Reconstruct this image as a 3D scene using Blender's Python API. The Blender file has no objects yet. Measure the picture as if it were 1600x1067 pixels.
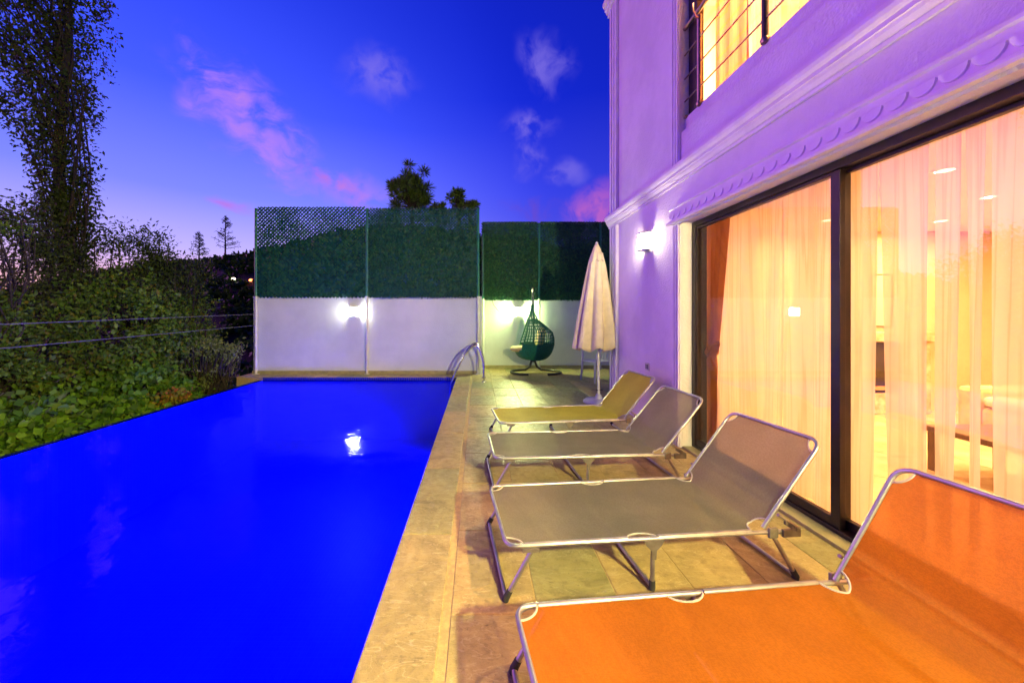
import bpy, math, random
import numpy as np
from mathutils import Vector, Matrix, noise as mnoise
R = math.radians
random.seed(7); rng = np.random.default_rng(7)
sc = bpy.context.scene
col = sc.collection

# ------------------------------------------------------------------ camera
H = 1.4
F = 580.0; VX = 747.0; VY = 493.0
def at(px, py, Y): return Vector(((px-VX)/F*Y, Y, H-(py-VY)/F*Y))
cd = bpy.data.cameras.new('camera'); cam = bpy.data.objects.new('camera', cd); col.objects.link(cam)
cd.sensor_fit = 'HORIZONTAL'; cd.sensor_width = 36; cd.lens = F/1600*36
cd.shift_x = (800-VX)/1600; cd.shift_y = -(533.5-VY)/1600
cd.clip_start = .05; cd.clip_end = 2000
cam.location = (0, 0, H); cam.rotation_euler = (R(90), 0, 0)
sc.camera = cam

# ------------------------------------------------------------------ node helpers
def nd(nt, t, ins=None, **kw):
    n = nt.nodes.new(t)
    for k, v in kw.items(): setattr(n, k, v)
    for k, v in (ins or {}).items():
        s = n.inputs[k]
        if isinstance(v, bpy.types.NodeSocket): nt.links.new(v, s)
        else:
            if isinstance(v, (tuple, list)) and len(v) == 3 and s.type == 'RGBA': v = (*v, 1)
            s.default_value = v
    return n
def mth(nt, op, a, b=0.0, c=0.0, clamp=False):
    n = nd(nt, 'ShaderNodeMath', {0: a, 1: b, 2: c}, operation=op, use_clamp=clamp); return n.outputs[0]
def vm(nt, op, a, b=(0, 0, 0)):
    n = nd(nt, 'ShaderNodeVectorMath', {0: a, 1: b}, operation=op)
    return n.outputs['Value'] if op in ('DOT_PRODUCT', 'LENGTH') else n.outputs[0]
def mixc(nt, f, a, b, bt='MIX'):
    n = nt.nodes.new('ShaderNodeMix'); n.data_type = 'RGBA'; n.blend_type = bt
    for i, v in ((0, f), (6, a), (7, b)):
        s = n.inputs[i]
        if isinstance(v, bpy.types.NodeSocket): nt.links.new(v, s)
        else: s.default_value = (*v, 1) if isinstance(v, (tuple, list)) and len(v) == 3 else v
    return n.outputs[2]
def ramp(nt, f, stops, interp='LINEAR'):
    n = nt.nodes.new('ShaderNodeValToRGB'); cr = n.color_ramp; cr.interpolation = interp
    while len(cr.elements) < len(stops): cr.elements.new(.5)
    for e, (p, c) in zip(cr.elements, stops): e.position = p; e.color = (*c, 1) if len(c) == 3 else c
    nt.links.new(f, n.inputs[0]); return n.outputs[0]
def mapr(nt, v, a, b, c=0.0, d=1.0, it='SMOOTHSTEP'):
    return nd(nt, 'ShaderNodeMapRange', {0: v, 1: a, 2: b, 3: c, 4: d}, interpolation_type=it).outputs[0]

# ------------------------------------------------------------------ dusk sky
SKY = 0.88
world = bpy.data.worlds.new('World'); sc.world = world; world.use_nodes = True
nt = world.node_tree; nt.nodes.clear()
tc = nd(nt, 'ShaderNodeTexCoord'); D = tc.outputs['Generated']
sep = nd(nt, 'ShaderNodeSeparateXYZ', {0: D}); z = mth(nt, 'MAXIMUM', sep.outputs[2], 0.0)
a = vm(nt, 'DOT_PRODUCT', D, (-.79, .613, 0))
west = ramp(nt, z, [(0, (.85, .30, .18)), (.06, (.80, .42, .46)), (.14, (.44, .37, .86)), (.26, (.17, .20, .92)), (.44, (.05, .09, .88)), (.62, (.022, .05, .74)), (1, (.006, .015, .42))])
east = ramp(nt, z, [(0, (.10, .08, .50)), (.15, (.075, .07, .62)), (.31, (.032, .045, .66)), (.5, (.006, .018, .54)), (1, (.002, .007, .28))])
g = mapr(nt, a, .40, .93)
base = mixc(nt, g, east, west)
dk = mapr(nt, a, -.5, .52, .22, 1.0, 'LINEAR')
base = mixc(nt, 1.0, base, nd(nt, 'ShaderNodeCombineColor', {0: dk, 1: dk, 2: dk}).outputs[0], 'MULTIPLY')
def dirv(px, py): return Vector(((px-VX), F, (VY-py))).normalized()
warp = nd(nt, 'ShaderNodeTexNoise', {'Vector': D, 'Scale': 9.0, 'Detail': 3.0})
wv = vm(nt, 'SCALE', vm(nt, 'SUBTRACT', warp.outputs['Color'], (.5, .5, .5))); wv.node.inputs['Scale'].default_value = .10
DW = vm(nt, 'ADD', D, wv)
fine = nd(nt, 'ShaderNodeTexNoise', {'Vector': nd(nt, 'ShaderNodeMapping', {0: DW, 2: (0, R(35), 0), 3: (7, 7, 17)}).outputs[0], 'Scale': 1.3, 'Detail': 6.0, 'Roughness': .62})
wisp = mapr(nt, fine.outputs[0], .38, .68)
soft = nd(nt, 'ShaderNodeTexNoise', {'Vector': DW, 'Scale': 16.0, 'Detail': 4.0, 'Roughness': .55})
puff = mapr(nt, soft.outputs[0], .36, .64)
pink, lav, mag = (.46, .19, .62), (.20, .15, .62), (.46, .11, .46)
patches = [(345, 130, 70, 22, 50, pink, .6, wisp), (350, 185, 60, 26, 35, pink, .6, puff), (385, 215, 120, 40, 42, pink, .6, wisp), (440, 200, 110, 34, 44, pink, .45, wisp),
           (520, 285, 60, 22, 26, mag, .6, puff), (560, 305, 80, 28, 6, pink, .42, puff),
           (592, 122, 52, 40, 0, lav, .6, puff), (850, 98, 46, 32, 25, lav, .6, puff),
           (825, 203, 44, 32, 0, lav, .6, puff), (830, 252, 26, 22, 0, lav, .6, puff), (885, 276, 30, 20, 0, lav, .5, puff),
           (370, 326, 40, 7, 0, mag, .6, wisp), (940, 335, 66, 46, -35, (.42, .10, .42), .8, puff), (835, 328, 46, 14, 8, (.12, .05, .42), .6, puff),
           (90, 210, 60, 20, 35, pink, .3, wisp), (1500, -200, 200, 90, 20, lav, .5, puff), (-500, 150, 180, 50, 20, pink, .5, wisp)]
cur = base
for (px, py, ra, rb, rot, c, st, tex) in patches:
    d0 = dirv(px, py)
    right = Vector((d0.y, -d0.x, 0)).normalized(); up = right.cross(d0).normalized()
    ang = R(-rot); ax = right*math.cos(ang)+up*math.sin(ang); bx = -right*math.sin(ang)+up*math.cos(ang)
    k = F/math.hypot(px-VX, F, VY-py)
    rel = vm(nt, 'SUBTRACT', DW, tuple(d0))
    u = vm(nt, 'DOT_PRODUCT', rel, tuple(ax*(1/(ra/F*k)))); v = vm(nt, 'DOT_PRODUCT', rel, tuple(bx*(1/(rb/F*k))))
    w = vm(nt, 'DOT_PRODUCT', rel, tuple(d0*2.0))
    d2 = mth(nt, 'SQRT', mth(nt, 'ADD', mth(nt, 'ADD', mth(nt, 'MULTIPLY', u, u), mth(nt, 'MULTIPLY', v, v)), mth(nt, 'MULTIPLY', w, w)))
    m = mapr(nt, d2, 1.35, .1 if tex is not None else .75)
    if tex is not None: m = mth(nt, 'MULTIPLY', m, tex)
    cur = mixc(nt, mth(nt, 'MULTIPLY', m, st), cur, c)
bg = nd(nt, 'ShaderNodeBackground', {'Color': cur, 'Strength': SKY})
nt.links.new(bg.outputs[0], nd(nt, 'ShaderNodeOutputWorld').inputs[0])

sc.view_settings.view_transform = 'Standard'; sc.view_settings.look = 'None'
sc.view_settings.exposure = .6; sc.view_settings.gamma = 1
sc.view_settings.use_curve_mapping = False
cy = sc.cycles
cy.use_denoising = True; cy.denoiser = 'OPENIMAGEDENOISE'
cy.max_bounces = 8; cy.diffuse_bounces = 4; cy.glossy_bounces = 3; cy.transmission_bounces = 4; cy.transparent_max_bounces = 24
cy.caustics_reflective = False; cy.caustics_refractive = False
cy.sample_clamp_indirect = 6.0

# the western afterglow: a weak, very soft rose-violet sun from over the valley on the left
sl = bpy.data.lights.new('afterglow', 'SUN'); sl.energy = 1.2; sl.angle = R(50); sl.color = (1, .22, .84)
so0 = bpy.data.objects.new('afterglow', sl); col.objects.link(so0); so0.rotation_euler = Vector((-1, .38, .26)).to_track_quat('Z', 'Y').to_euler()

# ------------------------------------------------------------------ mesh builder
def tag(o, label=None, cat=None, group=None, kind=None):
    for k, v in (('label', label), ('category', cat), ('group', group), ('kind', kind)):
        if v: o[k] = v
    return o
def empty(name, loc, rz=0, label=None, cat=None, group=None, kind=None):
    o = bpy.data.objects.new(name, None); col.objects.link(o); o.location = loc; o.rotation_euler = (0, 0, rz)
    o.empty_display_size = .1
    return tag(o, label, cat, group, kind)
def wloc(p):
    v = Vector((0, 0, 0))
    while p is not None: v = v+Vector(p.location); p = p.parent
    return v
def link_mesh(name, me, parent=None):
    o = bpy.data.objects.new(name, me); col.objects.link(o); o.parent = parent; return o
class MB:
    def __init__(s): s.v = []; s.f = []
    def add(s, vs, fs):
        b = len(s.v); s.v += [tuple(x) for x in vs]; s.f += [tuple(i+b for i in f) for f in fs]; return s
    def box(s, x0, y0, z0, x1, y1, z1, M=None):
        vs = [(x, y, z_) for x in (x0, x1) for y in (y0, y1) for z_ in (z0, z1)]
        if M is not None: vs = [M @ Vector(q) for q in vs]
        return s.add(vs, [(0, 1, 3, 2), (4, 6, 7, 5), (0, 4, 5, 1), (2, 3, 7, 6), (0, 2, 6, 4), (1, 5, 7, 3)])
    def tube(s, pts, r, n=8, cap=True, closed=False):
        pts = [Vector(p) for p in pts]; m = len(pts); vs = []; prev = None
        rr = r if isinstance(r, (list, tuple)) else [r]*m
        for i, p in enumerate(pts):
            if closed: t = (pts[(i+1) % m]-pts[i-1])
            else: t = (pts[min(i+1, m-1)]-pts[max(i-1, 0)])
            t = t.normalized() if t.length > 1e-9 else Vector((0, 0, 1))
            if prev is None:
                q = Vector((0, 0, 1)) if abs(t.z) < .9 else Vector((1, 0, 0)); nx = t.cross(q).normalized()
            else:
                nx = prev-t*prev.dot(t); nx = nx.normalized() if nx.length > 1e-6 else t.orthogonal().normalized()
            prev = nx; ny = t.cross(nx)
            for k in range(n):
                an = 2*math.pi*k/n; vs.append(p+nx*math.cos(an)*rr[i]+ny*math.sin(an)*rr[i])
        fs = []
        for i in range(m if closed else m-1):
            j = (i+1) % m
            for k in range(n):
                l = (k+1) % n; fs.append((i*n+k, i*n+l, j*n+l, j*n+k))
        if cap and not closed: fs += [tuple(range(n))[::-1], tuple((m-1)*n+k for k in range(n))]
        return s.add(vs, fs)
    def lathe(s, prof, c=(0, 0, 0), n=24, mod=None, a0=0, a1=2*math.pi):
        full = abs(a1-a0-2*math.pi) < 1e-6; cols = n if full else n+1; vs = []
        for (r, z_) in prof:
            for k in range(cols):
                an = a0+(a1-a0)*k/n; q = r*(mod(an, z_) if mod else 1)
                vs.append((c[0]+q*math.cos(an), c[1]+q*math.sin(an), c[2]+z_))
        fs = []
        for i in range(len(prof)-1):
            for k in range(n):
                l = (k+1) % cols; fs.append((i*cols+k, i*cols+l, (i+1)*cols+l, (i+1)*cols+k))
        return s.add(vs, fs)
    def prism(s, prof, y0, y1, axis='y'):
        """closed profile of (x, z) pushed along y"""
        n = len(prof); P = (lambda x, y, z_: (x, y, z_)) if axis == 'y' else (lambda x, y, z_: (y, x, z_))
        vs = [P(x, y0, z_) for x, z_ in prof]+[P(x, y1, z_) for x, z_ in prof]
        fs = [(i, (i+1) % n, n+(i+1) % n, n+i) for i in range(n)]+[tuple(range(n))[::-1], tuple(range(n, 2*n))]
        return s.add(vs, fs)
    def grid(s, fn, nu, nv):
        vs = [fn(i/nu, j/nv) for i in range(nu+1) for j in range(nv+1)]
        return s.add(vs, [(i*(nv+1)+j, (i+1)*(nv+1)+j, (i+1)*(nv+1)+j+1, i*(nv+1)+j+1) for i in range(nu) for j in range(nv)])
    def blob(s, c, r, n=12, m=8, p=1.0):
        def fn(u, v):
            th = 2*math.pi*u; ph = math.pi*(v-.5); cz = math.copysign(abs(math.sin(ph))**p, math.sin(ph)); cr = abs(math.cos(ph))**p
            cx = math.copysign(abs(math.cos(th))**p, math.cos(th)); sx = math.copysign(abs(math.sin(th))**p, math.sin(th))
            return (c[0]+r[0]*cr*cx, c[1]+r[1]*cr*sx, c[2]+r[2]*cz)
        return s.grid(fn, n, m)
    def build(s, name, mat, parent=None, smooth=False, bevel=0, world=True, origin=None, solid=0):
        off = wloc(parent) if (parent is not None and world) else Vector((0, 0, 0))
        if origin is not None and parent is None: off = Vector(origin)
        me = bpy.data.meshes.new(name)
        me.from_pydata([(x-off.x, y-off.y, z_-off.z) for x, y, z_ in s.v], [], s.f); me.update()
        me.materials.append(mat)
        if smooth:
            me.shade_smooth() if hasattr(me, 'shade_smooth') else None
            me.set_sharp_from_angle(angle=R(50))
        o = link_mesh(name, me, parent)
        if parent is None and origin is not None: o.location = off
        if solid: md = o.modifiers.new('s', 'SOLIDIFY'); md.thickness = solid; md.offset = 0
        if bevel: md = o.modifiers.new('b', 'BEVEL'); md.width = bevel; md.segments = 2; md.limit_method = 'ANGLE'
        return o
def fillet(pts, r, n=5):
    pts = [Vector(p) for p in pts]; out = [pts[0]]
    for i in range(1, len(pts)-1):
        a_, b_, c_ = pts[i-1], pts[i], pts[i+1]; d1 = (a_-b_); d2 = (c_-b_)
        rr = min(r, d1.length*.49, d2.length*.49); p1 = b_+d1.normalized()*rr; p2 = b_+d2.normalized()*rr
        for k in range(n+1):
            t = k/n; out.append(p1*(1-t)**2+b_*2*t*(1-t)+p2*t*t)
    out.append(pts[-1]); return out
def copy_tree(o, parent=None):
    c = o.copy(); col.objects.link(c); c.parent = parent
    for ch in list(o.children): copy_tree(ch, c)
    return c

# ------------------------------------------------------------------ materials
def newmat(name):
    m = bpy.data.materials.new(name); m.use_nodes = True; t = m.node_tree; t.nodes.clear()
    return m, t, nd(t, 'ShaderNodeOutputMaterial')
def pm(name, c1, c2=None, scale=6, rough=.6, metal=0, bump=0, bscale=None, rand=0, detail=5, spec=.5, coat=0, stretch=(1, 1, 1)):
    m, t, out = newmat(name); tc = nd(t, 'ShaderNodeTexCoord')
    vec = nd(t, 'ShaderNodeMapping', {0: tc.outputs['Object'], 3: stretch}).outputs[0]
    cs = c1
    if c2 is not None:
        n = nd(t, 'ShaderNodeTexNoise', {'Vector': vec, 'Scale': float(scale), 'Detail': float(detail), 'Roughness': .6})
        cs = mixc(t, mapr(t, n.outputs[0], .33, .67), c1, c2)
    if rand:
        oi = nd(t, 'ShaderNodeObjectInfo'); v = mapr(t, oi.outputs['Random'], 0, 1, 1-rand, 1+rand, 'LINEAR')
        cs = mixc(t, 1.0, cs, nd(t, 'ShaderNodeCombineColor', {0: v, 1: v, 2: v}).outputs[0], 'MULTIPLY')
    p = nd(t, 'ShaderNodeBsdfPrincipled', {'Base Color': cs, 'Roughness': rough, 'Metallic': metal, 'Specular IOR Level': spec, 'Coat Weight': coat})
    if bump:
        n = nd(t, 'ShaderNodeTexNoise', {'Vector': vec, 'Scale': float(bscale or scale*4), 'Detail': 4.0})
        b = nd(t, 'ShaderNodeBump', {'Height': n.outputs[0], 'Strength': bump, 'Distance': .01})
        t.links.new(b.outputs[0], p.inputs['Normal'])
    t.links.new(p.outputs[0], out.inputs[0]); return m
def emit(name, c, s):
    m, t, out = newmat(name); e = nd(t, 'ShaderNodeEmission', {'Color': c, 'Strength': s}); t.links.new(e.outputs[0], out.inputs[0]); return m

M = {}
M['stucco'] = pm('white_stucco', (.76, .71, .75), (.66, .61, .66), 1.6, .85, bump=.8, bscale=48)
M['trim'] = pm('white_trim_plaster', (.78, .72, .78), (.70, .64, .70), 5, .7, bump=.18, bscale=50)
M['garden_wall'] = pm('white_roughcast', (.72, .77, .76), (.62, .67, .66), 1.1, .8, bump=.9, bscale=38)
M['skirt'] = pm('skirting_stone', (.42, .38, .18), (.32, .30, .14), 9, .5, bump=.2)
M['grout'] = pm('yellow_grout', (.50, .38, .14), (.36, .28, .12), 30, .85, bump=.4, bscale=200)
M['black_alu'] = pm('dark_aluminium', (.030, .022, .022), (.02, .016, .016), 10, .38, .3)
M['steel'] = pm('stainless_steel', (.62, .60, .58), (.5, .48, .46), 20, .22, 1)
M['brass'] = pm('dull_metal', (.34, .26, .18), (.26, .2, .14), 20, .3, 1)
M['alu'] = pm('dull_aluminium_tube', (.46, .44, .42), (.36, .34, .33), 15, .34, .8)
M['bracket'] = pm('grey_bracket', (.30, .28, .25), (.22, .2, .18), 20, .4, .7)
M['rubber'] = pm('black_rubber', (.02, .02, .022), (.03, .03, .03), 30, .7)
M['piping'] = pm('pale_piping', (.46, .43, .36), (.38, .35, .3), 40, .7)
M['green_paint'] = pm('green_enamel', (.014, .19, .11), (.012, .15, .09), 8, .4)
M['white_pipe'] = pm('white_painted_pipe', (.72, .72, .66), (.6, .6, .55), 8, .45)
M['wire'] = pm('galvanised_wire', (.30, .30, .28), (.2, .2, .2), 20, .45, .6)
M['rattan_green'] = pm('green_rattan', (.008, .17, .10), (.004, .10, .06), 30, .5, bump=.5, bscale=220)
M['black_steel'] = pm('black_powder_coat', (.02, .018, .02), (.03, .03, .03), 10, .35)
M['cushion'] = pm('beige_cushion', (.58, .44, .22), (.48, .36, .18), 8, .9, bump=.4, bscale=160)
M['umbrella'] = pm('cream_canvas', (.66, .55, .38), (.56, .46, .32), 6, .85, bump=.25, bscale=240)
M['white_plastic'] = pm('white_plastic', (.74, .72, .68), (.66, .64, .6), 6, .45)
M['plate'] = pm('grey_plastic_base', (.48, .47, .55), (.38, .38, .45), 6, .5, bump=.2)
M['bark'] = pm('bark', (.035, .028, .018), (.06, .045, .03), 12, .9, bump=.8, bscale=60)
M['room_wall'] = pm('cream_room_wall', (.72, .58, .38), (.68, .54, .35), 3, .8)
M['ceiling'] = pm('room_ceiling', (.78, .72, .6), (.74, .68, .56), 3, .85)
M['room_floor'] = pm('polished_marble', (.70, .58, .38), (.55, .40, .22), 2.5, .12, bump=.02)
M['wood'] = pm('brown_wood', (.14, .065, .028), (.09, .04, .018), 8, .4, stretch=(1, 8, 1))
M['dark_glass'] = pm('fireplace_glass', (.03, .02, .012), (.05, .035, .02), 6, .15)
M['marble'] = pm('cream_marble', (.72, .6, .42), (.45, .3, .16), 7, .2)
M['sofa'] = pm('tan_sofa', (.62, .47, .28), (.48, .34, .2), 4, .85, bump=.3)
M['cush_brown'] = pm('rust_cushion', (.30, .11, .04), (.22, .08, .03), 8, .85)
M['drape'] = pm('rust_drape', (.58, .27, .09), (.44, .18, .05), 3, .8, stretch=(1, 8, .3), bump=.2)
M['socket'] = pm('white_socket', (.6, .58, .56), (.5, .5, .5), 10, .4)
M['dirt'] = pm('retaining_concrete', (.16, .15, .12), (.10, .09, .07), 2, .9, bump=.5)

def stone():
    m, t, out = newmat('sandstone_tile'); tc = nd(t, 'ShaderNodeTexCoord'); oi = nd(t, 'ShaderNodeObjectInfo')
    off = nd(t, 'ShaderNodeCombineXYZ', {0: mth(t, 'MULTIPLY', oi.outputs['Random'], 37.0), 1: mth(t, 'MULTIPLY', oi.outputs['Random'], 91.0), 2: 0.0}).outputs[0]
    v = vm(t, 'ADD', tc.outputs['Object'], off)
    big = nd(t, 'ShaderNodeTexNoise', {'Vector': v, 'Scale': 3.2, 'Detail': 6.0, 'Roughness': .65, 'Distortion': .9})
    med = nd(t, 'ShaderNodeTexNoise', {'Vector': v, 'Scale': 16.0, 'Detail': 8.0, 'Roughness': .7})
    vein = nd(t, 'ShaderNodeTexNoise', {'Vector': nd(t, 'ShaderNodeMapping', {0: v, 3: (1.5, 5, 1)}).outputs[0], 'Scale': 2.2, 'Detail': 5.0, 'Distortion': 1.6})
    c = ramp(t, big.outputs[0], [(.30, (.21, .17, .085)), (.42, (.34, .27, .13)), (.56, (.42, .33, .16)), (.72, (.50, .40, .21))])
    c = mixc(t, mth(t, 'MULTIPLY', mapr(t, med.outputs[0], .48, .7), .55), c, (.24, .19, .11))
    line = mapr(t, mth(t, 'ABSOLUTE', mth(t, 'SUBTRACT', vein.outputs[0], .5)), .018, .0)
    c = mixc(t, mth(t, 'MULTIPLY', line, .55), c, (.56, .48, .31))
    pit = nd(t, 'ShaderNodeTexNoise', {'Vector': v, 'Scale': 75.0, 'Detail': 3.0, 'Roughness': .7})
    c = mixc(t, mth(t, 'MULTIPLY', mapr(t, pit.outputs[0], .58, .72), .5), c, (.15, .11, .06))
    scr = nd(t, 'ShaderNodeTexNoise', {'Vector': nd(t, 'ShaderNodeMapping', {0: v, 2: (0, 0, .3), 3: (4, 16, 1)}).outputs[0], 'Scale': 1.6, 'Detail': 4.0, 'Distortion': 2.2})
    crk = mapr(t, mth(t, 'ABSOLUTE', mth(t, 'SUBTRACT', scr.outputs[0], .47)), .010, .0)
    crk = mth(t, 'MULTIPLY', crk, mapr(t, med.outputs[0], .45, .6))
    c = mixc(t, mth(t, 'MULTIPLY', crk, .6), c, (.17, .12, .06))
    tint = ramp(t, oi.outputs['Random'], [(0, (.72, .84, .66)), (.3, (.9, .96, .74)), (.5, (1.02, 1, .86)), (.75, (1.08, 1.02, .8)), (1, (.92, .86, .7))])
    c = mixc(t, 1.0, c, tint, 'MULTIPLY')
    h = mth(t, 'ADD', mth(t, 'MULTIPLY', big.outputs[0], 1.2), mth(t, 'SUBTRACT', mth(t, 'MULTIPLY', med.outputs[0], .7), mth(t, 'MULTIPLY', crk, .25)))
    b = nd(t, 'ShaderNodeBump', {'Height': h, 'Strength': .8, 'Distance': .012})
    p = nd(t, 'ShaderNodeBsdfPrincipled', {'Base Color': c, 'Roughness': mapr(t, med.outputs[0], .3, .7, .28, .55), 'Normal': b.outputs[0], 'Specular IOR Level': .4})
    t.links.new(p.outputs[0], out.inputs[0]); return m
M['stone'] = stone()

def fabric(name, c, see):
    m, t, out = newmat(name); tc = nd(t, 'ShaderNodeTexCoord')
    n = nd(t, 'ShaderNodeTexNoise', {'Vector': tc.outputs['Object'], 'Scale': 5.0, 'Detail': 3.0})
    cc = mixc(t, mapr(t, n.outputs[0], .3, .7), c, tuple(x*.86 for x in c))
    wv1 = nd(t, 'ShaderNodeTexNoise', {'Vector': nd(t, 'ShaderNodeMapping', {0: tc.outputs['Object'], 3: (1, .25, .25)}).outputs[0], 'Scale': 300.0, 'Detail': 1.0})
    wv2 = nd(t, 'ShaderNodeTexNoise', {'Vector': nd(t, 'ShaderNodeMapping', {0: tc.outputs['Object'], 3: (.25, 1, 1)}).outputs[0], 'Scale': 300.0, 'Detail': 1.0})
    w = mth(t, 'ADD', wv1.outputs[0], wv2.outputs[0])
    cc = mixc(t, mapr(t, w, .85, 1.15, 0, .35), cc, tuple(x*.55 for x in c))
    cr = nd(t, 'ShaderNodeTexNoise', {'Vector': nd(t, 'ShaderNodeMapping', {0: tc.outputs['Object'], 2: (0, 0, .5), 3: (3.2, .9, 1.5)}).outputs[0], 'Scale': 1.5, 'Detail': 3.0, 'Distortion': .8})
    b0 = nd(t, 'ShaderNodeBump', {'Height': cr.outputs[0], 'Strength': .55, 'Distance': .035})
    b = nd(t, 'ShaderNodeBump', {'Height': w, 'Strength': .4, 'Distance': .002, 'Normal': b0.outputs[0]})
    p = nd(t, 'ShaderNodeBsdfPrincipled', {'Base Color': cc, 'Roughness': .62, 'Normal': b.outputs[0], 'Specular IOR Level': .18})
    tl = nd(t, 'ShaderNodeBsdfTranslucent', {'Color': cc}); tr = nd(t, 'ShaderNodeBsdfTransparent', {'Color': tuple(min(1, x*.6+.4) for x in c)})
    m1 = nd(t, 'ShaderNodeMixShader', {0: .40, 1: p.outputs[0], 2: tl.outputs[0]})
    m2 = nd(t, 'ShaderNodeMixShader', {0: see, 1: m1.outputs[0], 2: tr.outputs[0]})
    t.links.new(m2.outputs[0], out.inputs[0]); return m
M['fab_grey'] = fabric('grey_mesh_fabric', (.29, .275, .195), .26)
M['fab_orange'] = fabric('orange_mesh_fabric', (.62, .180, .008), .18)
M['fab_yellow'] = fabric('yellow_mesh_fabric', (.62, .56, .05), .06)

def sheer(name, c, see):
    m, t, out = newmat(name); tc = nd(t, 'ShaderNodeTexCoord')
    n = nd(t, 'ShaderNodeTexNoise', {'Vector': nd(t, 'ShaderNodeMapping', {0: tc.outputs['Object'], 3: (1, 4, .2)}).outputs[0], 'Scale': 1.6, 'Detail': 2.5})
    f = mapr(t, n.outputs[0], .35, .65, see*.4, see*1.6)
    n2 = nd(t, 'ShaderNodeTexNoise', {'Vector': nd(t, 'ShaderNodeMapping', {0: tc.outputs['Object'], 3: (1, 10, .25)}).outputs[0], 'Scale': 1.7, 'Detail': 3.0, 'Distortion': .3})
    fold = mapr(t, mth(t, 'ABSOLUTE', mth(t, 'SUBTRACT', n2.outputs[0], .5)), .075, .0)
    c = mixc(t, mth(t, 'MULTIPLY', fold, .5), c, tuple(x*y for x, y in zip(c, (.72, .62, .5))))  # darker fold lines paint in the light lost through doubled cloth
    d = nd(t, 'ShaderNodeBsdfDiffuse', {'Color': c}); tl = nd(t, 'ShaderNodeBsdfTranslucent', {'Color': c}); tr = nd(t, 'ShaderNodeBsdfTransparent', {'Color': (1, .96, .9)})
    m1 = nd(t, 'ShaderNodeMixShader', {0: .6, 1: d.outputs[0], 2: tl.outputs[0]})
    m2 = nd(t, 'ShaderNodeMixShader', {0: f, 1: m1.outputs[0], 2: tr.outputs[0]})
    t.links.new(m2.outputs[0], out.inputs[0]); return m
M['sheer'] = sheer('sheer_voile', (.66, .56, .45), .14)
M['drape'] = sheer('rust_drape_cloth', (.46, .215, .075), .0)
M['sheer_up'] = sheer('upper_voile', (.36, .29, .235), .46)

def glass(name, tint=(.97, .97, .96), k=1.0, rough=0.0):
    m, t, out = newmat(name)
    ge = nd(t, 'ShaderNodeNewGeometry'); cs_ = mth(t, 'ABSOLUTE', vm(t, 'DOT_PRODUCT', ge.outputs['Normal'], ge.outputs['Incoming']))
    f = mth(t, 'MULTIPLY', mth(t, 'ADD', mth(t, 'MULTIPLY', mth(t, 'POWER', mth(t, 'SUBTRACT', 1.0, cs_), 5.0), .96), .04), k, clamp=True)
    tr = nd(t, 'ShaderNodeBsdfTransparent', {'Color': tint}); gl = nd(t, 'ShaderNodeBsdfGlossy', {'Color': (1, 1, 1), 'Roughness': rough})
    mx = nd(t, 'ShaderNodeMixShader', {0: f, 1: tr.outputs[0], 2: gl.outputs[0]}); t.links.new(mx.outputs[0], out.inputs[0]); return m
M['glass'] = glass('window_glass', k=.8)

def water():
    m, t, out = newmat('pool_water'); tc = nd(t, 'ShaderNodeTexCoord')
    v = tc.outputs['Object']
    n1 = nd(t, 'ShaderNodeTexNoise', {'Vector': v, 'Scale': 2.2, 'Detail': 3.0, 'Distortion': .6}); n2 = nd(t, 'ShaderNodeTexNoise', {'Vector': v, 'Scale': 13.0, 'Detail': 2.0})
    h = mth(t, 'ADD', n1.outputs[0], mth(t, 'MULTIPLY', n2.outputs[0], .16))
    b = nd(t, 'ShaderNodeBump', {'Height': h, 'Strength': .15, 'Distance': .06})
    fr = nd(t, 'ShaderNodeFresnel', {'IOR': 1.33, 'Normal': b.outputs[0]}); f = mth(t, 'MULTIPLY', fr.outputs[0], .16, clamp=True)
    tr = nd(t, 'ShaderNodeBsdfTransparent', {'Color': (.25, .40, 1)}); gl = nd(t, 'ShaderNodeBsdfGlossy', {'Color': (.75, .85, 1), 'Roughness': .055, 'Normal': b.outputs[0]})
    mx = nd(t, 'ShaderNodeMixShader', {0: f, 1: tr.outputs[0], 2: gl.outputs[0]}); t.links.new(mx.outputs[0], out.inputs[0]); return m
M['water'] = water()
def mosaic():
    m, t, out = newmat('blue_mosaic'); tc = nd(t, 'ShaderNodeTexCoord')
    br = nd(t, 'ShaderNodeTexBrick', {'Vector': tc.outputs['Object'], 'Color1': (.003, .012, .80), 'Color2': (.002, .008, .70), 'Mortar': (.004, .02, .6), 'Scale': 1.0, 'Mortar Size': .003, 'Brick Width': .05, 'Row Height': .05}, offset=0)
    p = nd(t, 'ShaderNodeBsdfPrincipled', {'Base Color': br.outputs[0], 'Roughness': .4}); t.links.new(p.outputs[0], out.inputs[0]); return m
M['mosaic'] = mosaic()
M['mosaic_tile'] = pm('dark_blue_tile', (.01, .02, .22), (.006, .012, .12), 30, .25)

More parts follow.
